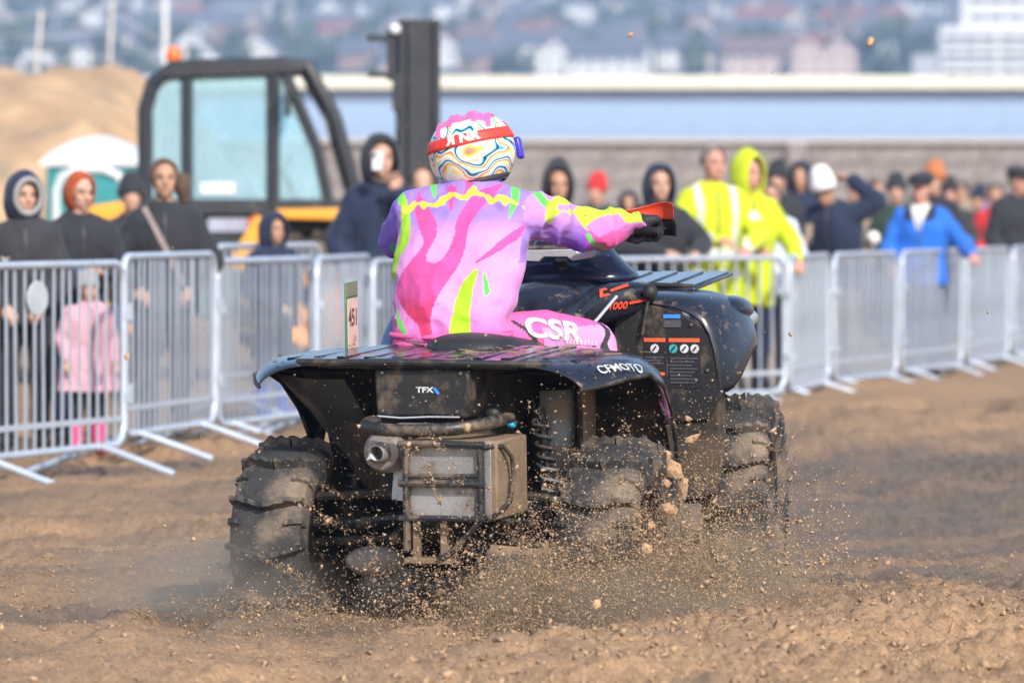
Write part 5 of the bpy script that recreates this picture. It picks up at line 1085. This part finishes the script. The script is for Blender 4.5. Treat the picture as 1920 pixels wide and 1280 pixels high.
armf = 1 - 2 * np.abs(vnoise(c[:, 0] * 16 + c[:, 1] * 8, c[:, 1] * 6, c[:, 2] * 10 + c[:, 0] * 6, seed=321))
slack = 1 - 2 * np.abs(vnoise(c[:, 0] * 6 - c[:, 2] * 3, c[:, 1] * 3, c[:, 2] * 4.5 + c[:, 0] * 3, seed=331))
disp = .008 * fold + .010 * ridge * (.40 + .9 * hemz) + .013 * armf * arm + .011 * slack * smooth01(1.45, 1.30, c[:, 2])
setco(me, c + n * disp[:, None])
c = coords(me)
# printed design: the jersey's own colours, drawn on the back in flat pattern coordinates (u to the right, v up, metres)
u = c[:, 0] * math.cos(R(20)) + c[:, 1] * math.sin(R(20)); v = c[:, 2]
def PT(a, b_):      # pattern drafting units -> metres on the back panel
    px, py = 640 + a / 2.56, 180 + b_ / 2.56
    return ((px - 960) / 530.0 + .185, .0 + 1.425 - (py - 392) / 528.0)
def inside(poly):
    P = [PT(*q) for q in poly]; r_ = np.zeros(len(u), bool); j = len(P) - 1
    for i in range(len(P)):
        (xi, yi), (xj, yj) = P[i], P[j]
        cond = ((yi > v) != (yj > v)) & (u < (xj - xi) * (v - yi) / (yj - yi + 1e-12) + xi); r_ ^= cond; j = i
    return r_
def catmull(p, k=6):
    o_ = []; n_ = len(p)
    for i in range(n_):
        a, b_, c_, d = [np.array(p[(i + q) % n_], float) for q in (-1, 0, 1, 2)]
        for t in np.arange(k) / k: o_.append(tuple(.5 * ((2 * b_) + (-a + c_) * t + (2 * a - 5 * b_ + 4 * c_ - d) * t * t + (-a + 3 * b_ - 3 * c_ + d) * t ** 3)))
    return o_
L_ = lambda *q: np.array(srgb(*q))
lav, pink_l, pink_m, pink_h, pink_b, vio = L_(168, 136, 226), L_(240, 166, 236), L_(236, 92, 172), L_(240, 128, 205), L_(226, 62, 112), L_(122, 82, 226)
grn, lime, yel = L_(104, 226, 96), L_(176, 232, 44), L_(226, 226, 84)
back = c[:, 1] < (.60 + .0 * u)
t = smooth01(1.30, 1.40, v)[:, None]; colr = pink_l * (1 - t) + lav * t
t = smooth01(1.10, .98, v)[:, None]; colr = colr * (1 - t) + pink_h * t
fl = catmull([(400, 470), (378, 560), (400, 650), (420, 720), (360, 800), (310, 870), (288, 960), (330, 1040), (390, 1100), (415, 1160), (465, 1160), (450, 1080), (480, 980), (540, 890), (590, 820), (620, 740), (640, 640), (700, 560), (760, 500), (805, 445), (740, 460), (680, 480), (610, 560), (580, 620), (570, 680), (540, 750), (490, 805), (440, 800), (440, 760), (480, 690), (485, 620), (450, 560), (410, 500)])
m_ = inside(fl) & back; t = smooth01(1.13, 1.06, v)[m_][:, None]; colr[m_] = pink_m * (1 - t) + pink_b * t
for poly, cc in (([(665, 812), (720, 765), (800, 700), (905, 640), (905, 680), (820, 735), (740, 780)], pink_m), ([(540, 460), (540, 520), (556, 578), (572, 510), (585, 460)], pink_m), ([(600, 350), (690, 350), (695, 400), (640, 470), (615, 500), (625, 440)], pink_m),
                 ([(548, 1160), (550, 1080), (575, 980), (615, 890), (682, 836), (658, 930), (640, 1040), (636, 1160)], lime), ([(708, 848), (722, 880), (735, 940), (715, 962), (706, 900)], grn), ([(285, 1030), (300, 1060), (345, 1155), (320, 1155), (290, 1090)], grn),
                 ([(310, 500), (335, 510), (356, 620), (345, 720), (300, 800), (262, 960), (268, 800), (300, 720), (312, 620)], lime), ([(452, 435), (486, 435), (480, 508), (466, 490)], grn), ([(848, 440), (885, 450), (880, 525), (832, 605), (846, 500)], grn), ([(940, 470), (990, 490), (1055, 572), (1000, 552)], grn), ([(295, 470), (330, 450), (318, 520), (300, 545)], grn)):
    m_ = inside(catmull(poly, 4)) & back; colr[m_] = cc
zig = 1.372 + .014 * np.sign(np.sin(u * 85)) * np.abs(np.sin(u * 85)) ** .6
m_ = (np.abs(v - (1.462 - .45 * np.clip(np.abs(u - .05) - .02, 0, 1) ** 1.25 * 1.0) - .014 * vnoise(u * 30, v * 0, seed=88)) < .011 + .012 * vnoise(u * 55, v * 12, seed=89)) & (np.abs(u - .05) < .235) & back; colr[m_] = yel
# right sleeve
al = np.clip((c[:, 0] - .07) / (.325 - .07), 0, 1)
sl = (c[:, 0] > .085) & (v > 1.22)
base = lav * (1 - smooth01(.2, .5, al)[:, None]) + vio * smooth01(.2, .5, al)[:, None]; base = base * (1 - smooth01(.55, .85, al)[:, None]) + pink_m * smooth01(.55, .85, al)[:, None]
low = smooth01(1.40, 1.27, v + .02 * np.sin(c[:, 0] * 40))[:, None]; mixc = (lav * .5 + pink_l * .5) * (1 - low) + base * low
g = inside(catmull([(945, 480), (990, 490), (1055, 572), (1000, 552)], 4))
colr[sl & ~g] = mixc[sl & ~g]
zr = 1.335 + .05 * (1 - al)
yl = sl & (al > .32) & (v > zr + .005 + .03 * np.sin(al * 15 + .6)); colr[yl] = np.array(srgb(200, 228, 70))
pk = sl & (al > .40) & (al < .52) & (np.abs(v - zr - .048) < .010); colr[pk] = lav * .5 + pink_l * .5
di = sl & (np.abs(al - .83) * .24 + np.abs(v - 1.338) < .040); colr[di] = pink_l * .6 + pink_m * .4
gs = sl & (np.abs(al - .70 - (1.31 - v) * 1.2) < .03) & (v < 1.315); colr[gs] = grn
lf = (c[:, 0] < -.40) & (v > 1.15); colr[lf] = vio * .55 + lav * .45
lg = lf & (vnoise(c[:, 0] * 14, c[:, 1] * 9, c[:, 2] * 9, seed=71) > .35); colr[lg] = np.array(srgb(90, 210, 190))
colr = colr * .80
ca = me.color_attributes.new('print', 'FLOAT_COLOR', 'POINT'); ca.data.foreach_set('color', np.concatenate([colr, np.ones((len(colr), 1))], 1).astype(np.float32).ravel())
M_JER = mat('printed_jersey', (1, 1, 1), rough=0.75, var=0.03, scale=5, bump=0.35, bscale=38, attr='print', sheen=0.1, spec=0.25, dirt=((0.30, 0.20, 0.13), 0.02, 55))
link('jersey', me, M_JER, rider)
# trousers
M_PANT = mat('pink_trousers', srgb(226, 98, 164), rough=0.6, var=0.10, scale=8, bump=0.35, bscale=30)
tb = MB(); tb.loft(torso_rings([(-.145, .36, .89, .225, .165), (-.147, .36, .93, .222, .165), (-.15, .37, .985, .205, .150), (-.15, .38, 1.01, .18, .13)], 24))
for h_, k_, a_ in ((Vector((-.035, .42, .945)), K_R, A_R), (Vector((-.255, .42, .945)), K_L, A_L)):
    md_ = h_.lerp(k_, .5) + Vector((0, 0, .022)); tb.chain([h_, md_, k_, k_.lerp(a_, .35), a_], [.098, .094, .074, .072, .055], 16)
me = remesh(tb, .008, 4, 'trousers'); wrinkle(me, .005, (9, 9, 9), 55); tr = link('trousers', me, M_PANT, rider)
c = face_centres(me); al = (c[:, 1] - .42) / (.86 - .42)
M_PDK = mat('dark_pink_panel', srgb(222, 56, 104), rough=0.6, var=0.1); M_PBK = mat('black_panel', (0.03, 0.03, 0.035), rough=0.7); M_PLT = mat('light_pink_panel', srgb(226, 150, 212), rough=0.6, var=0.06)
for x_ in (M_PDK, M_PBK, M_PLT): me.materials.append(x_)
lat = c[:, 0] > -.02
f_dk = lat & (((al > .12) & (al < .26) & (c[:, 2] < .985 - al * .25)) | ((al > .93) & (c[:, 2] < .965) & (c[:, 2] > .91)))
f_bk = lat & ((np.abs(al - .80 - .05 * np.sin(c[:, 2] * 40)) < .032) | (np.abs(al - .10 - (.97 - c[:, 2]) * 1.6) < .022))
f_lt = lat & (al > .22) & (al < .92) & (c[:, 2] < .985)
mi = np.where(f_bk, 2, np.where(f_dk, 1, np.where(f_lt, 3, 0))); me.polygons.foreach_set('material_index', mi.astype(np.int32)); me.update()
d_ = (K_R - Vector((-.035, .42, .945))).normalized()
tx = text_mesh('CSR', .098, 0.0, .003, 1.45); decal('lettering', tx, P_WHITE, rider, (.118, .585, .972), (.52, .84, -.14), (-.10, .0, 1), me, .004, .25)
tx = bpy.data.meshes.new('small_print'); sv, sf = [], []
for k in range(9): x0_ = -.072 + k * .0165; sv += [(x0_, -.009, 0), (x0_ + .012, -.009, 0), (x0_ + .012, .009, 0), (x0_, .009, 0)]; sf.append(tuple(range(4 * k, 4 * k + 4)))
tx.from_pydata(sv, [], sf); decal('small_print', tx, mat('print_pale', (.72, .48, .62), rough=.6), rider, (.20, .68, .925), (.52, .84, -.10), (-.1, 0, 1), me, .004, .25)
mb = MB(); mb.tube([(-.15 + .217 * math.cos(t), .365 + .160 * math.sin(t), .972) for t in np.linspace(0, 2 * math.pi, 41)[:-1]], .011, 8, closed=True); o_ = mb.build('belt', M_PANT, rider, smooth=180)
# boots
for k_, a_, sx in ((K_R, A_R, 1), (K_L, A_L, -1)):
    mb = MB(); mb.chain([a_ + Vector((0, 0, .08)), a_ + Vector((0, .02, -.03)), a_ + Vector((sx * .01, .18, -.045))], [.066, .056, .046], 14); link('boot', remesh(mb, .012, 2, 'boot'), P_MATT, rider)
# gloves closed round the grips
M_GLV = mat('black_glove', (0.016, 0.018, 0.024), rough=0.65, var=0.2, bump=.3, bscale=60)
for W, sx in ((W_R, 1), (W_L, -1)):
    mb = MB(); w = W; g0 = Vector((sx * .33, 1.043, 1.307)); d = (g0 + Vector((sx * .02, .02, .02)) - w).normalized()
    mb.capsule(w - d * .03, w + d * .03, .038, .040, 12)
    for j in range(4):
        x = sx * (.305 + j * .027); kn = Vector((x, 1.055, 1.348)); mb.capsule(w + Vector((sx * (-.012 + .010 * j), .01, .008)), kn, .026, .018, 10)
        mb.chain([kn, Vector((x + sx * .004, 1.092, 1.330)), Vector((x + sx * .004, 1.088, 1.292)), Vector((x, 1.056, 1.276))], [.0175, .0155, .0145, .013], 8)
    mb.chain([w + Vector((-sx * .01, .0, -.01)), Vector((sx * .29, 1.02, 1.285)), Vector((sx * .315, 1.055, 1.270))], [.022, .017, .014], 8)
    link('glove', remesh(mb, .0058, 2, 'glove'), M_GLV, rider)
# helmet
HCN = Vector((-.166, .655, 1.600)); hel = empty('helmet', HCN, (R(-5), R(-12), R(13))); hel.parent = rider; hel.scale = (1.07, 1.05, 1.06)
def hm_prof(th_, ph):
    """shell radius by direction: th_ from the top, ph round (0 = right, 90 = front)"""
    x, y, z = math.sin(th_) * math.cos(ph), math.sin(th_) * math.sin(ph), math.cos(th_)
    p = Vector((x * .146, y * .168, z * .140))
    if y > 0 and z < 0: p.y += .05 * y * (-z) * 2.0            # chin bar
    if z > 0: p.z += .012 * abs(math.sin(ph * 1.0 + math.pi / 2)) * math.sin(th_) ** 2 * z - .006 * math.exp(-(x / .12) ** 2) * z
    if z < -.25: p.x *= 1 - .10 * (-z - .25); p.y *= 1 - .02
    return p
rg = []
for i in range(1, 60):
    th_ = math.pi * .77 * i / 59; rg.append([hm_prof(th_, 2 * math.pi * k / 96) for k in range(96)])
mb = MB(); mb.loft(rg, caps=False); top_ = len(mb.v); mb.v.append(tuple(hm_prof(1e-4, 0))); mb.f += [(top_, k, (k + 1) % 96) for k in range(96)]; mb.mi += [0] * 96
hm_ = bpy.data.materials.new('helmet_graphics'); hm_.use_nodes = True; nt = hm_.node_tree; N, L = nt.nodes, nt.links; b = N['Principled BSDF']
tc = N.new('ShaderNodeTexCoord'); ns = N.new('ShaderNodeTexNoise'); ns.inputs['Scale'].default_value = 5.0; ns.inputs['Detail'].default_value = 0.6; ns.inputs['Distortion'].default_value = 1.1
L.new(tc.outputs['Object'], ns.inputs['Vector'])
ml = N.new('ShaderNodeMath'); ml.operation = 'MULTIPLY'; ml.inputs[1].default_value = 6.5; L.new(ns.outputs['Fac'], ml.inputs[0])
sx_ = N.new('ShaderNodeSeparateXYZ'); L.new(tc.outputs['Object'], sx_.inputs[0])
m4 = N.new('ShaderNodeMath'); m4.operation = 'MULTIPLY_ADD'; m4.inputs[1].default_value = 19.0; L.new(sx_.outputs['Z'], m4.inputs[0]); L.new(ml.outputs[0], m4.inputs[2])
fr_ = N.new('ShaderNodeMath'); fr_.operation = 'FRACT'; L.new(m4.outputs[0], fr_.inputs[0])
cr = N.new('ShaderNodeValToRGB'); el = cr.color_ramp; el.elements[0].position = 0.0; el.elements[0].color = (*srgb(240, 244, 236), 1); el.elements[1].position = 1.0; el.elements[1].color = (*srgb(240, 244, 240), 1)
for p_, q in ((.10, (236, 246, 232)), (.20, (245, 226, 90)), (.28, (246, 160, 60)), (.36, (238, 110, 120)), (.42, (244, 240, 246)), (.52, (110, 210, 232)), (.58, (50, 50, 120)), (.63, (26, 26, 44)), (.68, (70, 205, 215)), (.76, (236, 240, 246)), (.86, (246, 196, 220)), (.92, (250, 230, 120))):
    e = el.elements.new(p_); e.color = (*srgb(*q), 1)
L.new(fr_.outputs[0], cr.inputs[0])
# pink crown
pk_ = N.new('ShaderNodeMath'); pk_.operation = 'MULTIPLY_ADD'; pk_.inputs[1].default_value = 0.05; L.new(ns.outputs['Fac'], pk_.inputs[0]); L.new(sx_.outputs['Z'], pk_.inputs[2])
gt = N.new('ShaderNodeMath'); gt.operation = 'GREATER_THAN'; gt.inputs[1].default_value = 0.122; L.new(pk_.outputs[0], gt.inputs[0])
mx = N.new('ShaderNodeMix'); mx.data_type = 'RGBA'; mx.inputs[7].default_value = (*srgb(246, 112, 172), 1); L.new(gt.outputs[0], mx.inputs[0]); L.new(cr.outputs[0], mx.inputs[6]); L.new(mx.outputs[2], b.inputs['Base Color'])
b.inputs['Roughness'].default_value = 0.28; b.inputs['Coat Weight'].default_value = 0.4
sh_ = mb.build('shell', hm_, hel, smooth=180)
M_PKP = mat('pink_visor', srgb(246, 104, 168), rough=0.3, var=.05, coat=.4)
# raised vents on the crown, neck roll, peak and chin
for k, x in enumerate((-.075, -.03, .03, .075)):
    mb = MB(); rg = []
    for y in np.linspace(-.115, .08, 9):
        zz = .140 * math.sqrt(max(.02, 1 - (x / .146) ** 2 - (y / .168) ** 2)); hgt = .005 * math.sin(math.pi * (y + .125) / .22)
        rg.append([(x - .019, y, zz - .004), (x - .013, y, zz + hgt), (x + .013, y, zz + hgt), (x + .019, y, zz - .004)])
    mb.loft(rg); mb.build('crown_rib', M_PKP, hel, smooth=60)
mb = MB(); mb.tube([(.100 * math.cos(t), .115 * math.sin(t) - .004, -.090 + .012 * math.sin(t)) for t in np.linspace(math.pi, 2 * math.pi, 18)], .010, 10); mb.build('neck_roll', M_PBK, hel, smooth=180)
mb = MB(); rg = [[(x, .09 + .0 * x, .105 - .9 * x * x), (x, .18, .100 - 1.2 * x * x), (x, .26 - 1.5 * x * x, .070 - 1.2 * x * x)] for x in np.linspace(-.115, .115, 9)]
mb.loft(rg, caps=False, closed=False); mb.build('peak', M_PKP, hel, smooth=180, solid=.006)
mb = MB(); mb.ellip((0, .12, .0), (.105, .075, .055)); mb.build('goggle_lens', M_PBK, hel, smooth=180)
mb = MB(); rows_ = []
for zz, k in ((-.028, 1.012), (.028, 1.012)):
    pass
ring = []
for t in np.linspace(R(168), R(372), 60):
    zb_ = .045 + .004 * math.sin(t); row = []
    for q in (-.018, -.009, 0, .009, .018):
        z_ = zb_ + q; kk = math.sqrt(max(.05, 1 - (z_ / .150) ** 2)); row.append((.1485 * kk * math.cos(t), .1705 * kk * math.sin(t), z_))
    ring.append(row)
mb.loft(ring, caps=False, closed=False); stp = mb.build('goggle_strap', mat('strap_red', srgb(238, 62, 52), rough=0.55), hel, smooth=180, solid=.0035, offset=1)
me = text_mesh('NR', .040, 0, .0025, 1.2); tm = text_mesh('R', .040, 0, .0025, 1.2)
for v_ in tm.vertices: v_.co.x *= -1
tm.flip_normals()
decal('lettering', me, P_WHITE, hel, (.022, -.14, .045), (1, 0, 0), (0, 0, 1), sh_.data, .0105, .2); decal('lettering', tm, P_WHITE, hel, (-.042, -.14, .045), (1, 0, 0), (0, 0, 1), sh_.data, .0105, .2)
mb = MB(); mb.box((.150, .06, -.01), (.022, .045, .075)); mb.build('goggle_outrigger', mat('outrigger_blue', srgb(62, 48, 190), rough=.35), hel, bevel=.008)

# ------------------------------------------------------------------ thrown sand, clods and dust
rng = np.random.default_rng(77)
cq, sq = math.cos(R(20)), math.sin(R(20))
def to_world(l): return np.stack([QL[0] + l[:, 0] * cq + l[:, 1] * sq, QL[1] - l[:, 0] * sq + l[:, 1] * cq, QL[2] + l[:, 2] + .0437 * l[:, 1]], 1)
OV8 = np.array([(1, 0, 0), (-1, 0, 0), (0, 1, 0), (0, -1, 0), (0, 0, 1), (0, 0, -1)], float); OF8 = np.array([(0, 2, 4), (2, 1, 4), (1, 3, 4), (3, 0, 4), (2, 0, 5), (1, 2, 5), (3, 1, 5), (0, 3, 5)])
OV4 = np.array([(1, 1, 1), (1, -1, -1), (-1, 1, -1), (-1, -1, 1)], float) * .8; OF4 = np.array([(0, 1, 2), (0, 3, 1), (0, 2, 3), (1, 3, 2)])
def grains(name, P, S, m, label, hard=.45, tet=False):
    OV, OF = (OV4, OF4) if tet else (OV8, OF8); nv_, nf_ = len(OV), len(OF)
    n = len(P); v_ = OV[None] * (1 + rng.uniform(-hard, hard, (n, nv_, 1))) * S[:, None, None] * rng.uniform(.55, 1.35, (n, 1, 3))
    q = rng.normal(0, 1, (n, 4)); q /= np.linalg.norm(q, axis=1)[:, None]; w, x, y, z = q.T
    Rm = np.stack([1 - 2 * (y * y + z * z), 2 * (x * y - z * w), 2 * (x * z + y * w), 2 * (x * y + z * w), 1 - 2 * (x * x + z * z), 2 * (y * z - x * w), 2 * (x * z - y * w), 2 * (y * z + x * w), 1 - 2 * (x * x + y * y)], 1).reshape(n, 3, 3)
    v_ = np.einsum('nij,nkj->nki', Rm, v_) + P[:, None]
    f = (OF[None] + np.arange(n)[:, None, None] * nv_).reshape(-1)
    me = bpy.data.meshes.new(name); me.vertices.add(n * nv_); me.vertices.foreach_set('co', v_.ravel()); me.loops.add(len(f)); me.loops.foreach_set('vertex_index', f.astype(np.int32)); me.polygons.add(n * nf_); me.polygons.foreach_set('loop_start', np.arange(0, len(f), 3, dtype=np.int32)); me.update(); me.validate()
    return tag(link(name, me, m), label, 'sand', kind='stuff')
M_FLY = mat('flying_sand', (0.44, 0.30, 0.185), rough=0.95, var=0.35, scale=3.0)
def spray(n, x0, z0, back, lat, rise, bias=0.0):
    d = rng.exponential(back, n); l = np.zeros((n, 3)); l[:, 1] = -.12 - d
    l[:, 0] = x0 + rng.normal(0, 1, n) * (.10 + lat * d) + bias * d
    l[:, 2] = z0 + np.abs(rng.normal(0, 1, n)) * rise * (.35 + d * 1.1) * np.exp(-d * .25)
    return l
parts = [spray(40000, .62, .02, .40, .22, .21, .02), spray(48000, .66, .0, .26, .20, .16, .0), spray(12000, .50, .0, .45, .45, .22, -.10), spray(6000, -.58, .0, .35, .32, .10), spray(13000, .84, .05, .25, .26, .40, .02)]
cl = []
for (n_, x0, bk, lt, rs, bi) in ((420, .60, .34, .22, .24, .02), (200, .80, .22, .22, .42, .02), (90, -.58, .3, .28, .10, 0)):
    cen = spray(n_, x0, .02, bk, lt, rs, bi)
    for c_ in cen:
        k_ = int(rng.integers(15, 110)); ax = np.array([rng.normal(0, .25), -1, .55 + rng.normal(0, .25)]); ax /= np.linalg.norm(ax)
        cl.append(c_ + rng.normal(0, .012, (k_, 3)) * rng.uniform(.5, 1.6) + ax * (rng.normal(0, .055, (k_, 1))))
l = np.concatenate(parts + cl); P = to_world(l)
halo = np.stack([rng.normal(.1, .5, 900), rng.uniform(-1.6, .2, 900), np.abs(rng.normal(.55, .28, 900))], 1); P = np.concatenate([P, to_world(halo)])
rt = np.stack([rng.normal(.92, .17, 22000), rng.uniform(-.5, .9, 22000), np.abs(rng.normal(0, .28, 22000))], 1); P = np.concatenate([P, to_world(rt)])
wide = np.stack([rng.uniform(-1.7, 1.9, 130), rng.uniform(16.5, 20.5, 130), rng.uniform(.1, 2.0, 130)], 1); P = np.concatenate([P, wide])
S = .0008 + rng.exponential(.00095, len(P)); S[rng.random(len(P)) < .008] *= 3.2; S = np.clip(S, .0012, .012)
ok = P[:, 2] > -.02
grains('flying_sand', P[ok], S[ok], M_FLY, 'spray of sand grains thrown up behind the rear wheels', tet=True)
# loose crumbs lying on the ground
n = 22000; y = 15.7 + 8.5 * rng.random(n) ** 1.3; x = rng.uniform(-2.6, 2.8, n) * y / 19
S = .0022 + rng.exponential(.0030, n); S = np.clip(S, .002, .018); S[y > np.interp(x, CREST_X, CREST_Y)] *= .6; P = np.stack([x, y, ground_h(x, y) + S * .25], 1)
grains('sand_crumbs', P, S, mat('sand_crumb', (0.40, 0.265, 0.16), rough=0.95, var=0.3, scale=4), 'loose crumbs of sand scattered over the churned ground', tet=True)
# larger clods caught in the air
M_CLOD = mat('clod', (0.46, 0.29, 0.17), rough=0.95, var=0.25, scale=25, bump=.6, bscale=80)
clods = [(1242, 862, 545, .055, 'slab shaped clod flying highest above the rear right tyre'), (1262, 880, 545, .060, 'long split clod flying beside the front wheel'), (1250, 905, 548, .035, 'small pale clod just under the split clods'), (1282, 918, 548, .045, 'flat orange clod flying nearest the front right tyre'),
         (1290, 785, 540, .022, 'small clod flying above the others by the dark splash panel'), (1298, 822, 540, .034, 'flat clod flying below the warning labels'), (1255, 955, 560, .045, 'thin stick like clod in the densest spray'), (1212, 1030, 565, .040, 'orange clod low in the spray behind the tyre'),
         (1220, 985, 560, .030, 'rounded orange clod in the middle of the spray'), (877, 800, 640, .022, 'blurred round clod in front of the bumper loop'), (1118, 1132, 600, .030, 'brown clod low over the ground at the edge of the spray'), (1632, 80, 640, .028, 'brown clod high up in front of the town'), (1183, 66, 640, .020, 'small tan clod high above the rider'), (237, 668, 640, .018, 'blurred tan clod in front of the left barriers')]
for i, (px, py, s, r_, lb) in enumerate(clods):
    k = np.array([1.5, .5, .8]) if i in (0, 1, 3, 5, 6) else np.array([1, .8, .75])
    vv = JV * (1 + .3 * rng.uniform(-1, 1, (len(JV), 1))) * k * r_ * .62
    me = bpy.data.meshes.new('clod'); me.from_pydata(vv.tolist(), [], JF); o = link('clod', me, M_CLOD); o.rotation_euler = rng.uniform(0, 6.28, 3); o.location = WP(px, s, zpx(py, s))
    if i in (0, 1, 5, 6): o.rotation_euler = (.3, (-.95, .95, .2, 0, 0, -.3, .25)[i], .2)
    tag(o, lb, 'clod', 'clods of sand in the air')
# dust hanging behind the wheels
def dust(name, loc, size, dens, col, label, rot=0.0):
    mb = MB(); mb.ellip((0, 0, 0), (1, 1, 1), nu=24, nv=14); m = bpy.data.materials.new(name); m.use_nodes = True; nt = m.node_tree; nt.nodes.clear()
    N, L = nt.nodes, nt.links; o_ = N.new('ShaderNodeOutputMaterial'); v = N.new('ShaderNodeVolumePrincipled'); v.inputs['Color'].default_value = (*col, 1); v.inputs['Anisotropy'].default_value = .2
    tc = N.new('ShaderNodeTexCoord'); ln = N.new('ShaderNodeVectorMath'); ln.operation = 'LENGTH'; L.new(tc.outputs['Object'], ln.inputs[0])
    f = N.new('ShaderNodeMapRange'); f.interpolation_type = 'SMOOTHSTEP'; f.inputs[1].default_value = .98; f.inputs[2].default_value = .1; L.new(ln.outputs['Value'], f.inputs[0])
    n = N.new('ShaderNodeTexNoise'); n.inputs['Scale'].default_value = 2.1; n.inputs['Detail'].default_value = 4; L.new(tc.outputs['Object'], n.inputs['Vector'])
    r_ = N.new('ShaderNodeMapRange'); r_.inputs[1].default_value = .36; r_.inputs[2].default_value = .70; L.new(n.outputs['Fac'], r_.inputs[0])
    a = N.new('ShaderNodeMath'); a.operation = 'MULTIPLY'; L.new(f.outputs[0], a.inputs[0]); L.new(r_.outputs[0], a.inputs[1]); d = N.new('ShaderNodeMath'); d.operation = 'MULTIPLY'; d.inputs[1].default_value = dens; L.new(a.outputs[0], d.inputs[0])
    L.new(d.outputs[0], v.inputs['Density']); L.new(v.outputs[0], o_.inputs['Volume'])
    o = mb.build(name, m, smooth=0); o.scale = size; o.location = loc; o.rotation_euler = (0, 0, rot); return tag(o, label, 'dust', kind='stuff')
p = to_world(np.array([[.66, -.42, .06], [-.80, -.50, .12], [.86, .25, .10]]))
dust('dust_cloud', p[0], (.62, .62, .30), 30.0, (.92, .76, .56), 'thick sandy dust behind the rear right wheel', R(-20))
dust('dust_cloud', p[1], (.62, .7, .36), 4.0, (.88, .78, .66), 'thin pale dust round the rear left wheel', R(-20))
dust('dust_cloud', p[2], (.42, .62, .36), 7.0, (.92, .76, .56), 'veil of sandy dust between the rear and front right wheels', R(-20))
bpy.data.scenes.remove(WORK)
